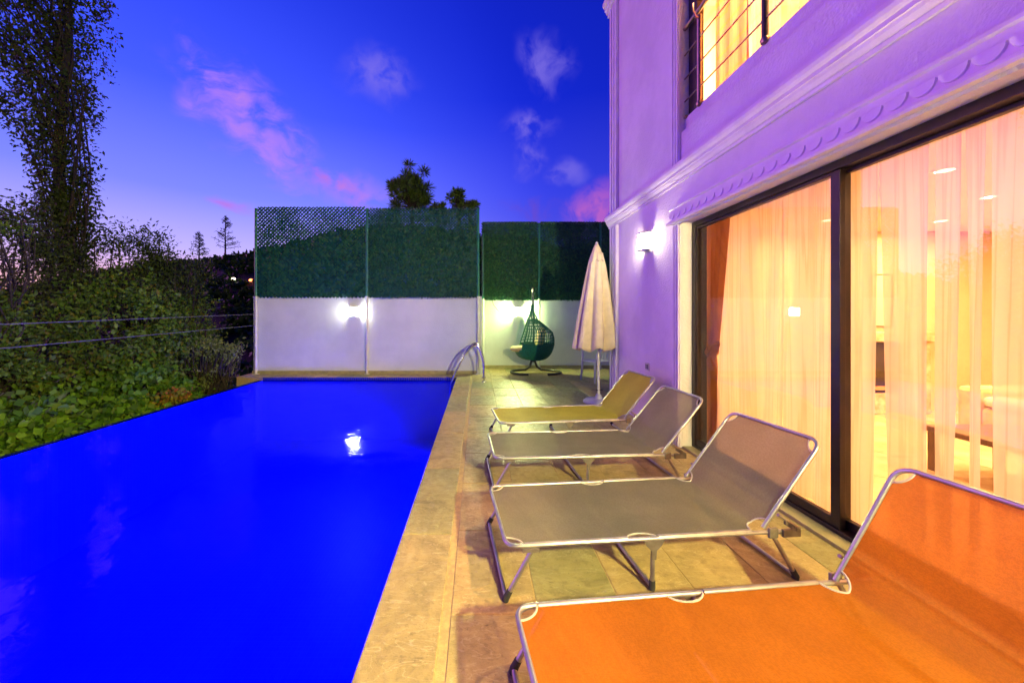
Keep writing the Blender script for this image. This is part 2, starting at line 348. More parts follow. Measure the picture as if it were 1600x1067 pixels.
def leafmat(name, cols, rough=.5, trans=.3):
    m, t, out = newmat(name); ge = nd(t, 'ShaderNodeNewGeometry')
    k = len(cols); c = ramp(t, ge.outputs['Random Per Island'], [(i/(k-1), x) for i, x in enumerate(cols)])
    p = nd(t, 'ShaderNodeBsdfPrincipled', {'Base Color': c, 'Roughness': rough, 'Specular IOR Level': .3}); tl = nd(t, 'ShaderNodeBsdfTranslucent', {'Color': c})
    mx = nd(t, 'ShaderNodeMixShader', {0: trans, 1: p.outputs[0], 2: tl.outputs[0]}); t.links.new(mx.outputs[0], out.inputs[0]); return m
M['leaf_bright'] = leafmat('broad_leaf', [(0.075, 0.207, 0.013), (0.128, 0.303, 0.016), (0.191, 0.372, 0.021), (0.053, 0.152, 0.013), (0.170, 0.275, 0.021)])
M['leaf_mid'] = leafmat('mid_leaf', [(0.072, 0.163, 0.014), (0.126, 0.250, 0.018), (0.180, 0.300, 0.032), (0.054, 0.125, 0.011), (0.234, 0.213, 0.018)])
M['leaf_dark'] = leafmat('dark_leaf', [(0.046, 0.078, 0.011), (0.074, 0.111, 0.017), (0.055, 0.090, 0.014), (0.092, 0.130, 0.019)])
M['leaf_pale'] = leafmat('pale_leaf', [(0.252, 0.306, 0.090), (0.180, 0.270, 0.054), (0.324, 0.360, 0.108), (0.126, 0.180, 0.036)])
M['leaf_autumn'] = leafmat('autumn_leaf', [(0.360, 0.312, 0.012), (0.192, 0.216, 0.012), (0.384, 0.120, 0.024), (0.120, 0.192, 0.012), (0.432, 0.360, 0.024)])
M['needle'] = leafmat('pine_needle', [(0.070, 0.144, 0.021), (0.126, 0.208, 0.028), (0.098, 0.144, 0.017)], trans=.1)
M['scrub'] = leafmat('hill_scrub', [(0.036, 0.152, 0.012), (0.072, 0.243, 0.018), (0.054, 0.182, 0.014), (0.030, 0.106, 0.012)])
M['turf_strip'] = leafmat('green_fringe', [(0.005, 0.062, 0.031), (0.008, 0.090, 0.042), (0.004, 0.042, 0.024), (0.015, 0.124, 0.046), (0.038, 0.124, 0.032)], trans=.15)
M['terrain'] = pm('dark_hillside', (.025, .035, .012), (.045, .05, .018), .3, .95, bump=.6, bscale=2)

# ------------------------------------------------------------------ levels
XW = 2.16; XF = 2.28                       # house wall plane, door frame plane
YC = 6.02                                  # far corner of the house
XE = -.476; XT = -.160                     # pool edge, coping joint
XL = -4.93; YB = 8.50; WZ = -.08           # infinity edge, far pool edge, water level
D1 = 8.92; D2 = 9.84                       # the two garden walls
ZW = 1.83

# terrain --------------------------------------------------------------------
rX = [-400, -150, -90, -72, -63.6, -55, -42, -30, -21, -13, 0, 40, 120, 400]
rZ = [2, 3, 4.4, 5.4, 7.6, 9.6, 11.6, 13.8, 16.3, 17.0, 15, 11, 8, 5]
def hz(x, y):
    s = min(max((y-22)/48, 0), 1); s = s*s*(3-2*s)
    left = min(max((-5.0-x)/14, 0), 1)*min(max((40-y)/30, 0), 1)
    n = mnoise.noise(Vector((x*.06, y*.06, 0)))*1.2*s
    lo = -2.4-2.6*left
    return lo+(float(np.interp(x*70/max(y, 40) if y > 70 else x, rX, rZ))-lo)*s+n
mb = MB()
xs = np.concatenate([np.linspace(-400, -120, 12), np.linspace(-110, 40, 76), np.linspace(50, 400, 12)])
ys = np.concatenate([np.linspace(-300, -30, 6), np.linspace(-20, 110, 66), np.linspace(130, 900, 10)])
for xx in xs:
    for yy in ys: mb.v.append((xx, yy, hz(xx, yy)))
ny = len(ys)
for i in range(len(xs)-1):
    for j in range(ny-1): mb.f.append((i*ny+j, (i+1)*ny+j, (i+1)*ny+j+1, i*ny+j+1))
tag(mb.build('ground', M['terrain'], smooth=True), kind='structure')

# leaves ----------------------------------------------------------------------
def leaf_mesh(name, P, size, mat, parent, aspect=.5, droop=0.3, up=None, flat=.6, kite=.45):
    n = len(P); P = np.asarray(P, float)-np.array(wloc(parent))
    d = rng.normal(size=(n, 3)); d[:, 2] -= droop
    if up is not None: d = d*.5+np.array(up)
    d /= np.linalg.norm(d, axis=1)[:, None]+1e-9
    nn = rng.normal(size=(n, 3)); nn[:, 2] += flat; w = np.cross(d, nn); w /= np.linalg.norm(w, axis=1)[:, None]+1e-9
    L = (size*(.6+.8*rng.random(n)))[:, None]; W = L*aspect*.5
    nrm = np.cross(w, d)
    v = np.stack([P, P+d*L*kite+w*W+nrm*L*.08, P+d*L, P+d*L*kite-w*W+nrm*L*.08], 1).reshape(-1, 3)
    me = bpy.data.meshes.new(name); me.vertices.add(n*4); me.vertices.foreach_set('co', v.ravel())
    me.loops.add(n*4); me.loops.foreach_set('vertex_index', np.arange(n*4, dtype=np.int32))
    me.polygons.add(n); me.polygons.foreach_set('loop_start', np.arange(0, n*4, 4, dtype=np.int32)); me.polygons.foreach_set('loop_total', np.full(n, 4, dtype=np.int32))
    me.update(calc_edges=True); me.materials.append(mat)
    o = link_mesh(name, me, parent); o['kind'] = 'stuff'; return o
def ell_pts(c, r, n, ncl, spread, shell=.55):
    """leaf positions in clumps spread through an ellipsoid"""
    cl = []
    while len(cl) < ncl:
        q = rng.normal(size=3); q /= np.linalg.norm(q); q *= (shell+(1-shell)*rng.random())**.7*(.8+.35*mnoise.noise(Vector(tuple(q*1.9+c[0]))))
        k_ = np.array(c)+q*np.array(r)
        if mnoise.noise(Vector(tuple(k_*1.9))) < -.12: continue
        cl.append(k_)
    cl = np.array(cl); idx = rng.integers(0, ncl, n)
    return cl[idx]+rng.normal(size=(n, 3))*spread*.78*(.5+rng.random((n, 1))), cl
def wig(a_, b_, n=6, amp=.12):
    a_ = Vector(a_); b_ = Vector(b_); L = (b_-a_).length; s = random.random()*50
    return [a_.lerp(b_, i/n)+Vector((mnoise.noise(Vector((s, i*.7, 0))), mnoise.noise(Vector((s, i*.7, 9))), mnoise.noise(Vector((s, i*.7, 19)))*.4))*amp*L*min(1, i/n*2) for i in range(n+1)]
def shrub(name, base, ells, mat, label, cat, leaf=.07, aspect=.5, trunk=.05, group=None, spread=.12, limbs=14, droop=.2):
    e = empty(name, base, 0, label, cat, group)
    P = []; limb = MB()
    for (c, r, n, ncl) in ells:
        p, cl = ell_pts(c, r, n, ncl, spread); P.append(p)
        for q in cl[::max(1, len(cl)//limbs)]:
            pts = wig(base, q, 7, .10); limb.tube(pts, [trunk*.45*(1-.8*i/7)+.004 for i in range(8)], 5)
    leaf_mesh('foliage', np.concatenate(P), leaf, mat, e, aspect, droop)
    b = Vector(base); top = Vector(ells[0][0])
    t = MB().tube(wig(b, b.lerp(top, .8), 6, .06), [trunk*(1-.6*i/6) for i in range(7)], 8); t.build('trunk', M['bark'], e, True)
    limb.build('limbs', M['bark'], e, True)
    return e
gz = lambda x, y: hz(x, y)
shrub('broadleaf_bush', (-7.0, 5.0, gz(-7, 5)), [((-6.75, 4.9, -.55), (1.5, 1.5, 1.15), 9500, 330), ((-6.0, 6.1, -.75), (.8, 1.2, .9), 4500, 170)], M['leaf_bright'],
      'dense rounded-leaf green bush filling the lower left beside the pool edge', 'bush', .115, .85, .06)
shrub('broadleaf_bush', (-6.9, 7.6, gz(-7, 7.6)), [((-6.6, 7.2, -.5), (1.25, 1.5, 1.15), 8500, 300)], M['leaf_bright'],
      'mid green bush below the two wires, right of the big lower left bush', 'bush', .10, .75, .06)
shrub('leafy_tree', (-8.2, 7.9, gz(-8, 7.9)), [((-7.4, 7.7, 1.05), (1.5, 1.0, 1.5), 10500, 340)], M['leaf_mid'],
      'yellowish green leafy tree behind the wires in the middle of the hedge', 'tree', .085, .6, .08)
shrub('willowy_tree', (-8.8, 8.9, gz(-8.8, 8.9)), [((-8.2, 8.8, 2.35), (1.5, .9, 1.5), 7500, 260), ((-7.1, 8.8, 2.3), (.9, .7, .85), 2600, 100)], M['leaf_dark'],
      'sparse narrow-leaved tree with twigs against the pale sky right of the tall trunk', 'tree', .085, .34, .07, spread=.15, limbs=18, droop=-.3)
shrub('dark_tree', (-10.3, 7.6, gz(-10.3, 7.6)), [((-9.6, 7.5, 2.2), (1.75, 1.1, 2.0), 10500, 420)], M['leaf_dark'],
      'dark dense tree at the left border in front of the sunset glow', 'tree', .08, .42, .1, spread=.16, limbs=10, droop=-.1)
shrub('pale_shrub', (-6.6, 8.7, gz(-6.6, 8.7)), [((-6.25, 8.5, .35), (.75, .6, .75), 3000, 120), ((-5.85, 8.4, .52), (.50, .3, .17), 800, 40), ((-5.55, 8.4, .66), (.30, .2, .08), 220, 14)], M['leaf_pale'],
      'pale green shrub with sprays reaching towards the end of the white wall', 'shrub', .07, .42, .04, spread=.09, limbs=24, droop=-.1)
shrub('autumn_shrub', (-5.7, 6.9, gz(-5.7, 6.9)), [((-5.55, 6.75, -.22), (.36, .42, .30), 900, 50)], M['leaf_autumn'],
      'small yellow and red leaved shrub at the infinity edge of the pool', 'shrub', .08, .7, .03, spread=.07)
shrub('yellow_sprig_tree', (-9.0, 6.7, gz(-9, 6.7)), [((-8.2, 6.6, 2.95), (.35, .3, .16), 150, 14), ((-8.9, 6.7, 1.3), (1.2, .6, .9), 3200, 120)], M['leaf_mid'],
      'tree at the left border with yellowish sprigs in front of the tall trunk', 'tree', .085, .5, .06, spread=.08)
shrub('leafy_tree', (-9.6, 6.3, gz(-9.6, 6.3)), [((-8.6, 6.2, .25), (1.7, .9, 1.25), 8000, 300)], M['leaf_mid'],
      'green leafy growth at the left border behind the two wires, above the round-leaved bush', 'tree', .085, .6, .07)
shrub('leafy_tree', (-7.2, 9.0, gz(-7.2, 9.0)), [((-6.95, 8.9, 1.15), (.75, .6, 1.15), 4200, 170), ((-7.3, 9.2, 0.1), (1.1, .6, .8), 2500, 100)], M['leaf_mid'],
      'loose green tree nearest the far white wall, rising over the pale shrub', 'tree', .075, .5, .06, limbs=22)
# tall poplar
def tall_tree():
    Y = 9.3; bx = at(100, 493, Y).x; e = empty('tall_poplar', (bx, Y, gz(bx, Y)), 0, 'tall poplar with a dark narrow crown rising out of the picture at upper left', 'tree')
    t = MB(); top = 11.5
    t.tube([(bx+.12*math.sin(z_*.9), Y, z_) for z_ in np.linspace(gz(bx, Y)-.3, top, 26)], [.19-.14*i/25 for i in range(26)], 10); t.build('trunk', M['bark'], e, True)
    ex = [(-260, -110, 120), (-60, -80, 136), (0, -40, 142), (60, -25, 136), (110, -10, 134), (160, 0, 132), (200, 18, 132), (240, 50, 130), (280, 66, 132), (330, 74, 134), (400, 60, 140), (440, 64, 136)]
    P = []; lm = MB()
    for i in range(1300):
        y = random.uniform(-260, 440); xl = np.interp(y, [q[0] for q in ex], [q[1] for q in ex]); xr = np.interp(y, [q[0] for q in ex], [q[2] for q in ex])
        cx = (xl+xr)/2; hw = (xr-xl)/2; an = random.random()*6.283; rr = math.sqrt(random.random())*(.85+.3*random.random())
        c = at(cx, y, Y); c = np.array((c.x+math.cos(an)*rr*hw/F*Y, Y+math.sin(an)*rr*hw/F*Y, c.z))
        if mnoise.noise(Vector((c[0]*1.1, c[1]*1.1, c[2]*.8))) < -.33: continue
        n = 22; k = rng.random((n, 1)); ax = np.array((random.uniform(-.12, .12), random.uniform(-.12, .12), random.uniform(.25, .7)))
        P.append(c+ax*k+rng.normal(size=(n, 3))*.085)
        if i % 10 == 0: 
            b = Vector((bx, Y, max(gz(bx, Y)+4.5, c[2]-1.9-random.random()))); lm.tube(wig(b, Vector(c)+Vector(ax), 6, .08), [.03-.004*q for q in range(7)], 4)
    leaf_mesh('foliage', np.concatenate(P), .10, M['leaf_dark'], e, .5, .3)
    for k in range(7):
        x = 112+k*4.2+random.uniform(-1, 1); pts = [at(x+5*math.sin(y*.03+k)+(random.random()-.5)*2, y, Y-.25+.05*k) for y in range(470, 60+18*k, -22)]
        lm.tube(pts, .013+.006*random.random(), 5)
    lm.build('limbs', M['bark'], e, True)
    return e
tall_tree()
# pine and crowns behind the fence
def tufts(name, base, c, r, n, mat, label, cat, tsize=.34, blades=95, seed=1):
    e = empty(name, base, 0, label, cat)
    P = []; dd = []; lm = MB(); rs = np.random.default_rng(seed)
    for i in range(n):
        q = rs.normal(size=3); q /= np.linalg.norm(q); q *= .45+.55*rs.random()
        k = np.array(c)+q*np.array(r)*(1+.25*mnoise.noise(Vector(tuple(q*2))))
        lm.tube(wig(Vector(c)-Vector((0, 0, r[2]*.9)), k, 5, .12), [.035-.005*j for j in range(6)], 5)
        u = rs.normal(size=(blades, 3)); u[:, 2] += .35; u /= np.linalg.norm(u, axis=1)[:, None]
        P.append(np.repeat(k[None], blades, 0)+u*tsize*.12*rs.random((blades, 1))); dd.append(u)
    P = np.concatenate(P); u = np.concatenate(dd); m = len(P); P = P-np.array(base)
    w = np.cross(u, rs.normal(size=(m, 3))); w /= np.linalg.norm(w, axis=1)[:, None]; L = tsize*(.6+.5*rs.random((m, 1)))
    v = np.stack([P-w*.008, P+u*L*.6+w*.014, P+u*L, P+u*L*.6-w*.014], 1).reshape(-1, 3)
    me = bpy.data.meshes.new('needles'); me.from_pydata(v.tolist(), [], np.arange(m*4).reshape(-1, 4).tolist()); me.materials.append(mat)
    o = link_mesh('foliage', me, e); o['kind'] = 'stuff'
    MB().tube(wig(base, Vector(c)-Vector((0, 0, r[2]*.8)), 6, .03), [.12-.01*i for i in range(7)], 8).build('trunk', M['bark'], e, True)
    lm.build('limbs', M['bark'], e, True); return e
p = at(643, 298, 14); tufts('pine_tree', (p.x, 14, gz(p.x, 14)), (p.x, 14, p.z+.05), (.92, .8, .80), 50, M['needle'], 'bushy pine crown standing up behind the green fence', 'tree', .32, 110)
p = at(714, 318, 13); tufts('young_tree', (p.x, 13, gz(p.x, 13)), (p.x, 13, p.z), (.30, .3, .48), 20, M['needle'], 'slender blue green crown peeking over the fence right of the pine', 'tree', .22, 90, 4)
p = at(737, 324, 12.5); tufts('young_tree', (p.x, 12.5, gz(p.x, 12.5)), (p.x, 12.5, p.z), (.22, .2, .25), 11, M['needle'], 'small crown over the fence top beside its tallest end post', 'tree', .2, 80, 5)
p = at(684, 326, 13.4); tufts('young_tree', (p.x, 13.4, gz(p.x, 13.4)), (p.x, 13.4, p.z), (.28, .25, .22), 12, M['needle'], 'low rounded crown touching the pine on its right', 'tree', .2, 90, 6)
# conifers on the ridge
def ridge_pine(px, py0, py1, Y, label, s):
    random.seed(s); x = (px-VX)/F*Y; zb = H-(py1-VY)/F*Y-1.5; zt = H-(py0-VY)/F*Y; hh = zt-zb
    e = empty('ridge_conifer', (x, Y, min(zb, gz(x, Y))), 0, label, 'tree'); t = MB(); t.tube([(x, Y, min(zb, gz(x, Y))-.3), (x, Y, zt)], [.16, .03], 6); t.build('trunk', M['bark'], e, True)
    l = MB(); P = []
    for i in range(34):
        k = i/33; z_ = zb+hh*(.25+.73*k); L = hh*.27*(1-k)**.7+.15; an = random.random()*6.28
        tip = Vector((x+math.cos(an)*L, Y+math.sin(an)*L, z_+L*.35)); l.tube([(x, Y, z_), tip], [.05, .02], 4)
        for q in range(16): P.append(Vector((x, Y, z_)).lerp(tip, .3+.7*random.random())+Vector((random.gauss(0, .12), random.gauss(0, .12), random.gauss(0, .12))))
    l.build('limbs', M['bark'], e); leaf_mesh('foliage', [tuple(q) for q in P], .34, M['leaf_dark'], e, .25)
ridge_pine(352, 338, 392, 62, 'thin dark conifer on the ridge just left of the fence, taller of two', 1)
ridge_pine(311, 364, 398, 66, 'low spreading conifer on the ridge left of the taller one', 2)
random.seed(11)
# scrub covering the hill (one mass)
P = []
for i in range(4200):
    x = random.uniform(-100, 12); y = random.uniform(14, 74)
    if x > -6 and y < 20: continue
    r = .4+.6*random.random(); c = np.array((x, y, hz(x, y)+r*.45))
    q = rng.normal(size=(22, 3)); q /= np.linalg.norm(q, axis=1)[:, None]; q[:, 2] = np.abs(q[:, 2]); P.append(c+q*r*np.array((1, 1, .8))*rng.random((22, 1))**.4)
fo = leaf_mesh('hillside_scrub', np.concatenate(P), .55, M['scrub'], None, .8); tag(fo, 'dark scrub and trees covering the hillside', 'hillside scrub', kind='stuff')
# distant lamps
dl = [(18, 457, 60, (1, .30, .12), 'orange lamp far down the valley at the left border'), (48, 452, 66, (1, .45, .3), 'pinkish lamp low in the valley right of the leftmost orange one'),
      (365, 436, 44, (1, .75, .6), 'pale lamp on the dark hill, leftmost of those beside the fence'), (377, 459, 40, (1, .28, .1), 'orange lamp on the dark hill, lowest beside the fence'),
      (392, 438, 44, (1, .22, .06), 'red orange lamp on the dark hill next to the fence post')]
for i, (px, py, Y, c, lab) in enumerate(dl):
    p = at(px, py, Y); g0 = min(gz(p.x, Y), p.z-1)
    e = empty('hillside_lamp', (p.x, Y, g0), 0, lab, 'lamp', 'lamps glowing on the far hillside')
    MB().tube([(p.x, Y, g0-.2), (p.x, Y, p.z)], .06, 6).build('pole', M['black_steel'], e)
    MB().lathe([(.0, -.16), (.18, -.08), (.22, 0), (.16, .12), (0, .18)], p, 10).build('bulb', emit('lamp_%s' % 'abcde'[i], c, 5.0), e, True)

# ------------------------------------------------------------------ pool
mb = MB(); pz = -1.45; y0 = -2.6
mb.add([(XL, y0, pz), (XE, y0, pz), (XE, YB, pz), (XL, YB, pz)], [(0, 1, 2, 3)])
mb.add([(XL, y0, pz), (XL, YB, pz), (XL, YB, WZ-.004), (XL, y0, WZ-.004)], [(0, 1, 2, 3)])
mb.add([(XE, y0, pz), (XE, YB, pz), (XE, YB, -.03), (XE, y0, -.03)], [(3, 2, 1, 0)])
mb.add([(XL, y0, pz), (XE, y0, pz), (XE, y0, -.03), (XL, y0, -.03)], [(3, 2, 1, 0)])
mb.add([(XL, YB, pz), (XE, YB, pz), (XE, YB, WZ-.01), (XL, YB, WZ-.01)], [(0, 1, 2, 3)])
shell = tag(mb.build('pool_basin', M['mosaic']), kind='structure')
def wsurf(u, v):
    return (XL-.10+(XE-XL+.098)*u, y0+(YB-y0-.002)*v, WZ)
tag(MB().grid(wsurf, 2, 2).build('pool_water', M['water']), kind='structure')
mb = MB(); mb.box(XL-.104, y0, -.75, XL-.002, YB-.0, WZ-.006); tag(mb.build('infinity_edge', M['mosaic_tile'], bevel=.004), kind='structure')
mb = MB(); mb.box(XL-.20, y0, -3.5, XL-.003, YB-.0, -.76); mb.box(XL-.75, y0, -3.5, XL-.7, YB+.1, -.6); mb.box(XL-.75, y0, -.9, XL-.2, YB, -.85)
tag(mb.build('overflow_channel', M['dirt'], bevel=.004), kind='structure')
# mosaic tiles along the far waterline
wl = MB()
n = 88
for i in range(n):
    for j in range(2):
        x = XL+(XE-XL)*i/n; wl.box(x+.003, YB-.008, -.004-.052*(j+1), x+.0475, YB+.02, -.004-.052*j-.004)
o = wl.build('waterline_tiles', M['mosaic_tile'], shell, world=False); o['kind'] = 'stuff'
# underwater lamps, set in the deck side wall of the basin
def pool_light(y, w, col_=(0.0, .012, 1)):
    e = empty('pool_lamp', (XE-.02, y, -.75), 0, 'round underwater lamp in the pool wall', 'pool lamp', 'underwater lamps in the deck side pool wall')
    MB().lathe([(.11, 0), (.11, .02), (.085, .03)], (0, 0, 0), 20).build('ring', M['steel'], e, True, world=False).rotation_euler = (0, R(-90), 0)
    g_ = MB().lathe([(.086, .022), (.0, .03)], (0, 0, 0), 20).build('lens', emit('pool_lens', col_, 12), e, True, world=False); g_.rotation_euler = (0, R(-90), 0)
    ld = bpy.data.lights.new('pool_light', 'AREA'); ld.shape = 'DISK'; ld.size = .2; ld.energy = w; ld.color = col_; ld.spread = R(125)
    lo = bpy.data.objects.new('light', ld); col.objects.link(lo); lo.parent = e; lo.location = (-.05, 0, 0); lo.rotation_euler = (0, R(62), 0)
POOLW = 130
for y in (-1.6, .1, 1.8, 3.5, 5.1, 6.6): pool_light(y, POOLW)

# ------------------------------------------------------------------ deck
deck = MB(); deck.box(XE+.003, y0, -1.6, XW+.02, D2, -.004); deck.box(XL-.6, YB+.003, -1.6, XE, D1+.2, -.004); deck.box(XE, D1+.2, -1.6, XE+.6, D2+.2, -.004); deck.box(XW+.02, YC+.01, -1.6, 6.5, D2, -.004)
dk_o = tag(deck.build('pool_deck', M['grout']), kind='structure')
tile_cache = {}
def slab(x0, y0_, x1, y1, name='tile', gap=.004, dz=None):
    w = x1-x0-gap; l = y1-y0_-gap; key = (round(w, 3), round(l, 3), name)
    if key not in tile_cache:
        b = .004; vs = []; 
        for (zz, q) in ((-.02, 0), (-b, 0), (0, b)):
            vs += [(-w/2+q, -l/2+q, zz), (w/2-q, -l/2+q, zz), (w/2-q, l/2-q, zz), (-w/2+q, l/2-q, zz)]
        fs = [(8, 9, 10, 11)]
        for r_ in (0, 4):
            for k in range(4): fs.append((r_+k, r_+(k+1) % 4, r_+4+(k+1) % 4, r_+4+k))
        me = bpy.data.meshes.new(name); me.from_pydata(vs, [], fs); me.materials.append(M['stone']); tile_cache[key] = me
    o = link_mesh(name, tile_cache[key], dk_o); o.location = ((x0+x1)/2, (y0_+y1)/2, random.uniform(-.0012, .0012) if dz is None else dz)
    o.rotation_euler = (random.gauss(0, .0006), random.gauss(0, .0006), 0); return o
TY = 1.741; TP = .68; TX = .413
for j in range(-6, 12):
    ya, yb = TY+TP*j, min(TY+TP*(j+1), D2-.01)
    i = 0; x = XT+.03
    while x < XW-.01 or (ya > YC-.1 and x < 4.6):
        xe = x+TX
        if ya < YC: xe = min(xe, XW-.004) if x < XW else xe
        if xe-x > .03: slab(x, ya, xe, yb)
        x = x+TX; i += 1
cj = 2.38; CP = 1.02
for j in range(-5, 7):
    ya, yb = cj+CP*j, min(cj+CP*(j+1), D1-.02)
    if yb-ya > .05:
        slab(XE-.012, ya, XT-.008, yb, 'coping_stone', dz=0)
for k in range(7): slab(XL-.4+.70*k, YB-.012, min(XL-.4+.70*(k+1), XE-.014), D1-.02, 'coping_stone', dz=0)
slab(XE, D1+.02, XT+.024, D2-.01)

# ------------------------------------------------------------------ garden walls and fence
gw = empty('garden_wall', ((-5.34+.02)/2, D1, 0), 0, 'long white rendered wall at the far end of the pool', 'wall')
MB().box(-5.40, D1, -1.4, .0, D1+.18, ZW).build('wall_face', M['garden_wall'], gw, bevel=.01)
MB().box(-5.42, D1-.02, -.004, .0, D1-.001, .075).build('skirting', M['skirt'], gw, bevel=.003)
MB().box(-5.41, D1-.012, ZW+.001, .0, D1+.192, ZW+.03).build('cap', M['trim'], gw, bevel=.004)
MB().box(-.0, D1-.02, -.01, .09, D2+.18, ZW+.03).build('return_wall', M['garden_wall'], gw, bevel=.006)
gw2 = empty('garden_wall', (2.4, D2, 0), 0, 'shorter white rendered wall behind the hanging chair', 'wall')
MB().box(.093, D2, -1.4, 6.4, D2+.18, ZW-.02).build('wall_face', M['garden_wall'], gw2, bevel=.01)
MB().box(.093, D2-.022, -.004, 6.4, D2-.001, .085).build('skirting', M['skirt'], gw2, bevel=.003)
MB().box(.093, D2-.012, ZW-.019, 6.4, D2+.192, ZW+.008).build('cap', M['trim'], gw2, bevel=.004)

def fence_panel(parent, x0, x1, z0, z1, y, dens, blades, tilt=0.5, nzk=.7, pt=.072):
    rs = np.random.default_rng(int(abs(x0)*100)+3); pitch = pt; W_ = x1-x0; Hh = z1-z0
    V = []
    def quadstrip(P, dvec, L, Wd, jit=.25):
        m = len(P); off = rs.normal(size=(m, 3))*np.array((jit, .2, jit)); off[:, 1] += 1; w = np.cross(dvec, off); w /= np.linalg.norm(w, axis=1)[:, None]+1e-9
        V.append(np.stack([P-w*Wd, P+dvec*L-w*Wd*.8, P+dvec*L+w*Wd*.8, P+w*Wd], 1).reshape(-1, 3))
    # woven diagonal strands
    for sgn in (1, -1):
        ks = np.arange(-int(Hh/pitch)-1, int((W_+Hh)/pitch)+2)
        for k in ks:
            t = np.arange(0, Hh, pitch/2)
            xx = x0+k*pitch+(t if sgn > 0 else Hh-t); zz = z0+t; ok = (xx > x0+.02) & (xx < x1-.02)
            if not ok.any(): continue
            P = np.stack([xx[ok], np.full(ok.sum(), y)+rs.normal(size=ok.sum())*.006, zz[ok]], 1)
            nz = np.array([mnoise.noise(Vector((q[0]*1.6, 3.1, q[2]*2.2))) for q in P])
            grow = np.clip(dens+nz*nzk+np.clip((z1-P[:, 2])*.55, 0, .7)-.15, .10, 1.6)
            if sgn < 0: grow = grow*tilt
            d = np.tile(np.array((sgn*.7071, 0, .7071)), (len(P), 1))+rs.normal(size=(len(P), 3))*.03
            quadstrip(P, d, (pitch*.75), (.0165*pitch/.072*grow)[:, None])
    n = int(blades*W_*Hh); P = np.stack([x0+.02+(W_-.04)*rs.random(n), y+rs.normal(size=n)*.014, z0+Hh*rs.random(n)], 1)
    d = rs.normal(size=(n, 3))*np.array((.28, .40, .9)); d /= np.linalg.norm(d, axis=1)[:, None]
    keep = np.array([mnoise.noise(Vector((q[0]*1.6, 3.1, q[2]*2.2)))*.9+dens+min(max((z1-q[2])*.55, 0), .7)-.15 for q in P]) > rs.random(n)*1.1
    quadstrip(P[keep], d[keep], .05, .0032+.002*rs.random((keep.sum(), 1)), .8)
    v = np.concatenate(V)-np.array(wloc(parent)); m = len(v)//4
    me = bpy.data.meshes.new('hedge_fringe'); me.vertices.add(m*4); me.vertices.foreach_set('co', v.ravel()); me.loops.add(m*4); me.loops.foreach_set('vertex_index', np.arange(m*4, dtype=np.int32))
    me.polygons.add(m); me.polygons.foreach_set('loop_start', np.arange(0, m*4, 4, dtype=np.int32)); me.polygons.foreach_set('loop_total', np.full(m, 4, dtype=np.int32)); me.update(calc_edges=True)
    me.materials.append(M['turf_strip']); o = link_mesh('hedge_panel', me, parent); o['kind'] = 'stuff'
    tp = MB(); x = x0+.03
    tp.tube([(x0, y, z1-.02), (x1, y, z1-.02)], .004, 5)
    while x < x1-.02:
        tp.tube([(x-.012, y, z1-.03), (x, y, z1+.035), (x+.012, y, z1-.03)], .0022, 3, cap=False); x += pitch
    o = tp.build('wire_tips', M['wire'], parent); o['kind'] = 'stuff'
def post(parent, x, y, z0, z1, r=.032):
    a_ = MB().tube([(x, y, z0), (x, y, z1)], r, 12); a_.tube([(x, y, z1), (x, y, z1+.012)], [r, r*.3], 12); o = a_.build('post', M['green_paint'], parent, True)
    b_ = MB().tube([(x, y, 0.0), (x, y, z0)], r*.95, 12); b_.box(x-.06, y-.045, -.002, x+.06, y+.04, .012); b_.build('lower_post', M['white_pipe'], parent, True)
    for zz in np.arange(z0+.3, z1, .62): MB().lathe([(r+.004, -.015), (r+.007, 0), (r+.004, .015)], (x, y, zz), 12).build('clamp', M['green_paint'], parent, True)
f1 = empty('green_fence', (-2.7, D1-.06, 0), 0, 'tall artificial hedge fence on steel posts above the pool wall', 'fence')
FT = 3.95
px_ = [at(q, 0, D1-.06).x for q in (400, 573.5, 747)]
for x in px_: post(f1, x, D1-.06, ZW+.03, FT)
fence_panel(f1, px_[0], px_[1], ZW-.0, FT, D1-.06, 1.15, 450, .60, .35, .088)
fence_panel(f1, px_[1], px_[2], ZW-.0, FT, D1-.06, 1.35, 3400, .95)
f2 = empty('green_fence', (2.4, D2-.06, 0), 0, 'lower artificial hedge fence section behind the hanging chair and parasol', 'fence')
FT2 = 3.83
px2 = [at(q, 0, D2-.06).x for q in (755, 842.5, 938)]+[5.2]
for x in px2: post(f2, x, D2-.06, ZW+.01, FT2-.28 if x == px2[0] else FT2, .028)
for a_, b_ in zip(px2[:-1], px2[1:]): fence_panel(f2, a_-.05 if a_ == px2[0] else a_, b_, ZW-.02, FT2, D2-.06, 1.6, 3800, .95)
# guard wires
for (dz, lab) in ((0, 'upper thin wire strung beside the pool edge to the white wall'), (-.27, 'lower thin wire strung beside the pool edge to the white wall')):
    pts = []
    for k in range(26):
        yy = 8.88-k*.42; pts.append((-5.36, yy, 1.43+dz-.13*min(1, (8.88-yy)/4.7)+.05*math.sin(max(0, (8.88-yy-4.7))*.25)))
    tag(MB().tube(pts, .0055, 6).build('guard_wire', M['wire'], origin=pts[0]), lab, 'wire', 'wires along the pool edge')
pe = MB().tube([(-5.36, -1.8, -2), (-5.36, -1.8, 1.5)], .03, 8); tag(pe.build('wire_post', M['wire'], origin=(-5.36, -1.8, -2)), 'steel post carrying the two wires beside the pool', 'post')
pts = [at(768, 466, D2-.03), at(771, 476, D2-.03), at(777, 484, D2-.03), at(784, 489, D2-.03)]
tag(MB().tube(pts, .007, 6).build('loose_cable', M['rubber'], origin=pts[0]), 'short dark loose cable hanging from the fence over the white wall', 'cable')

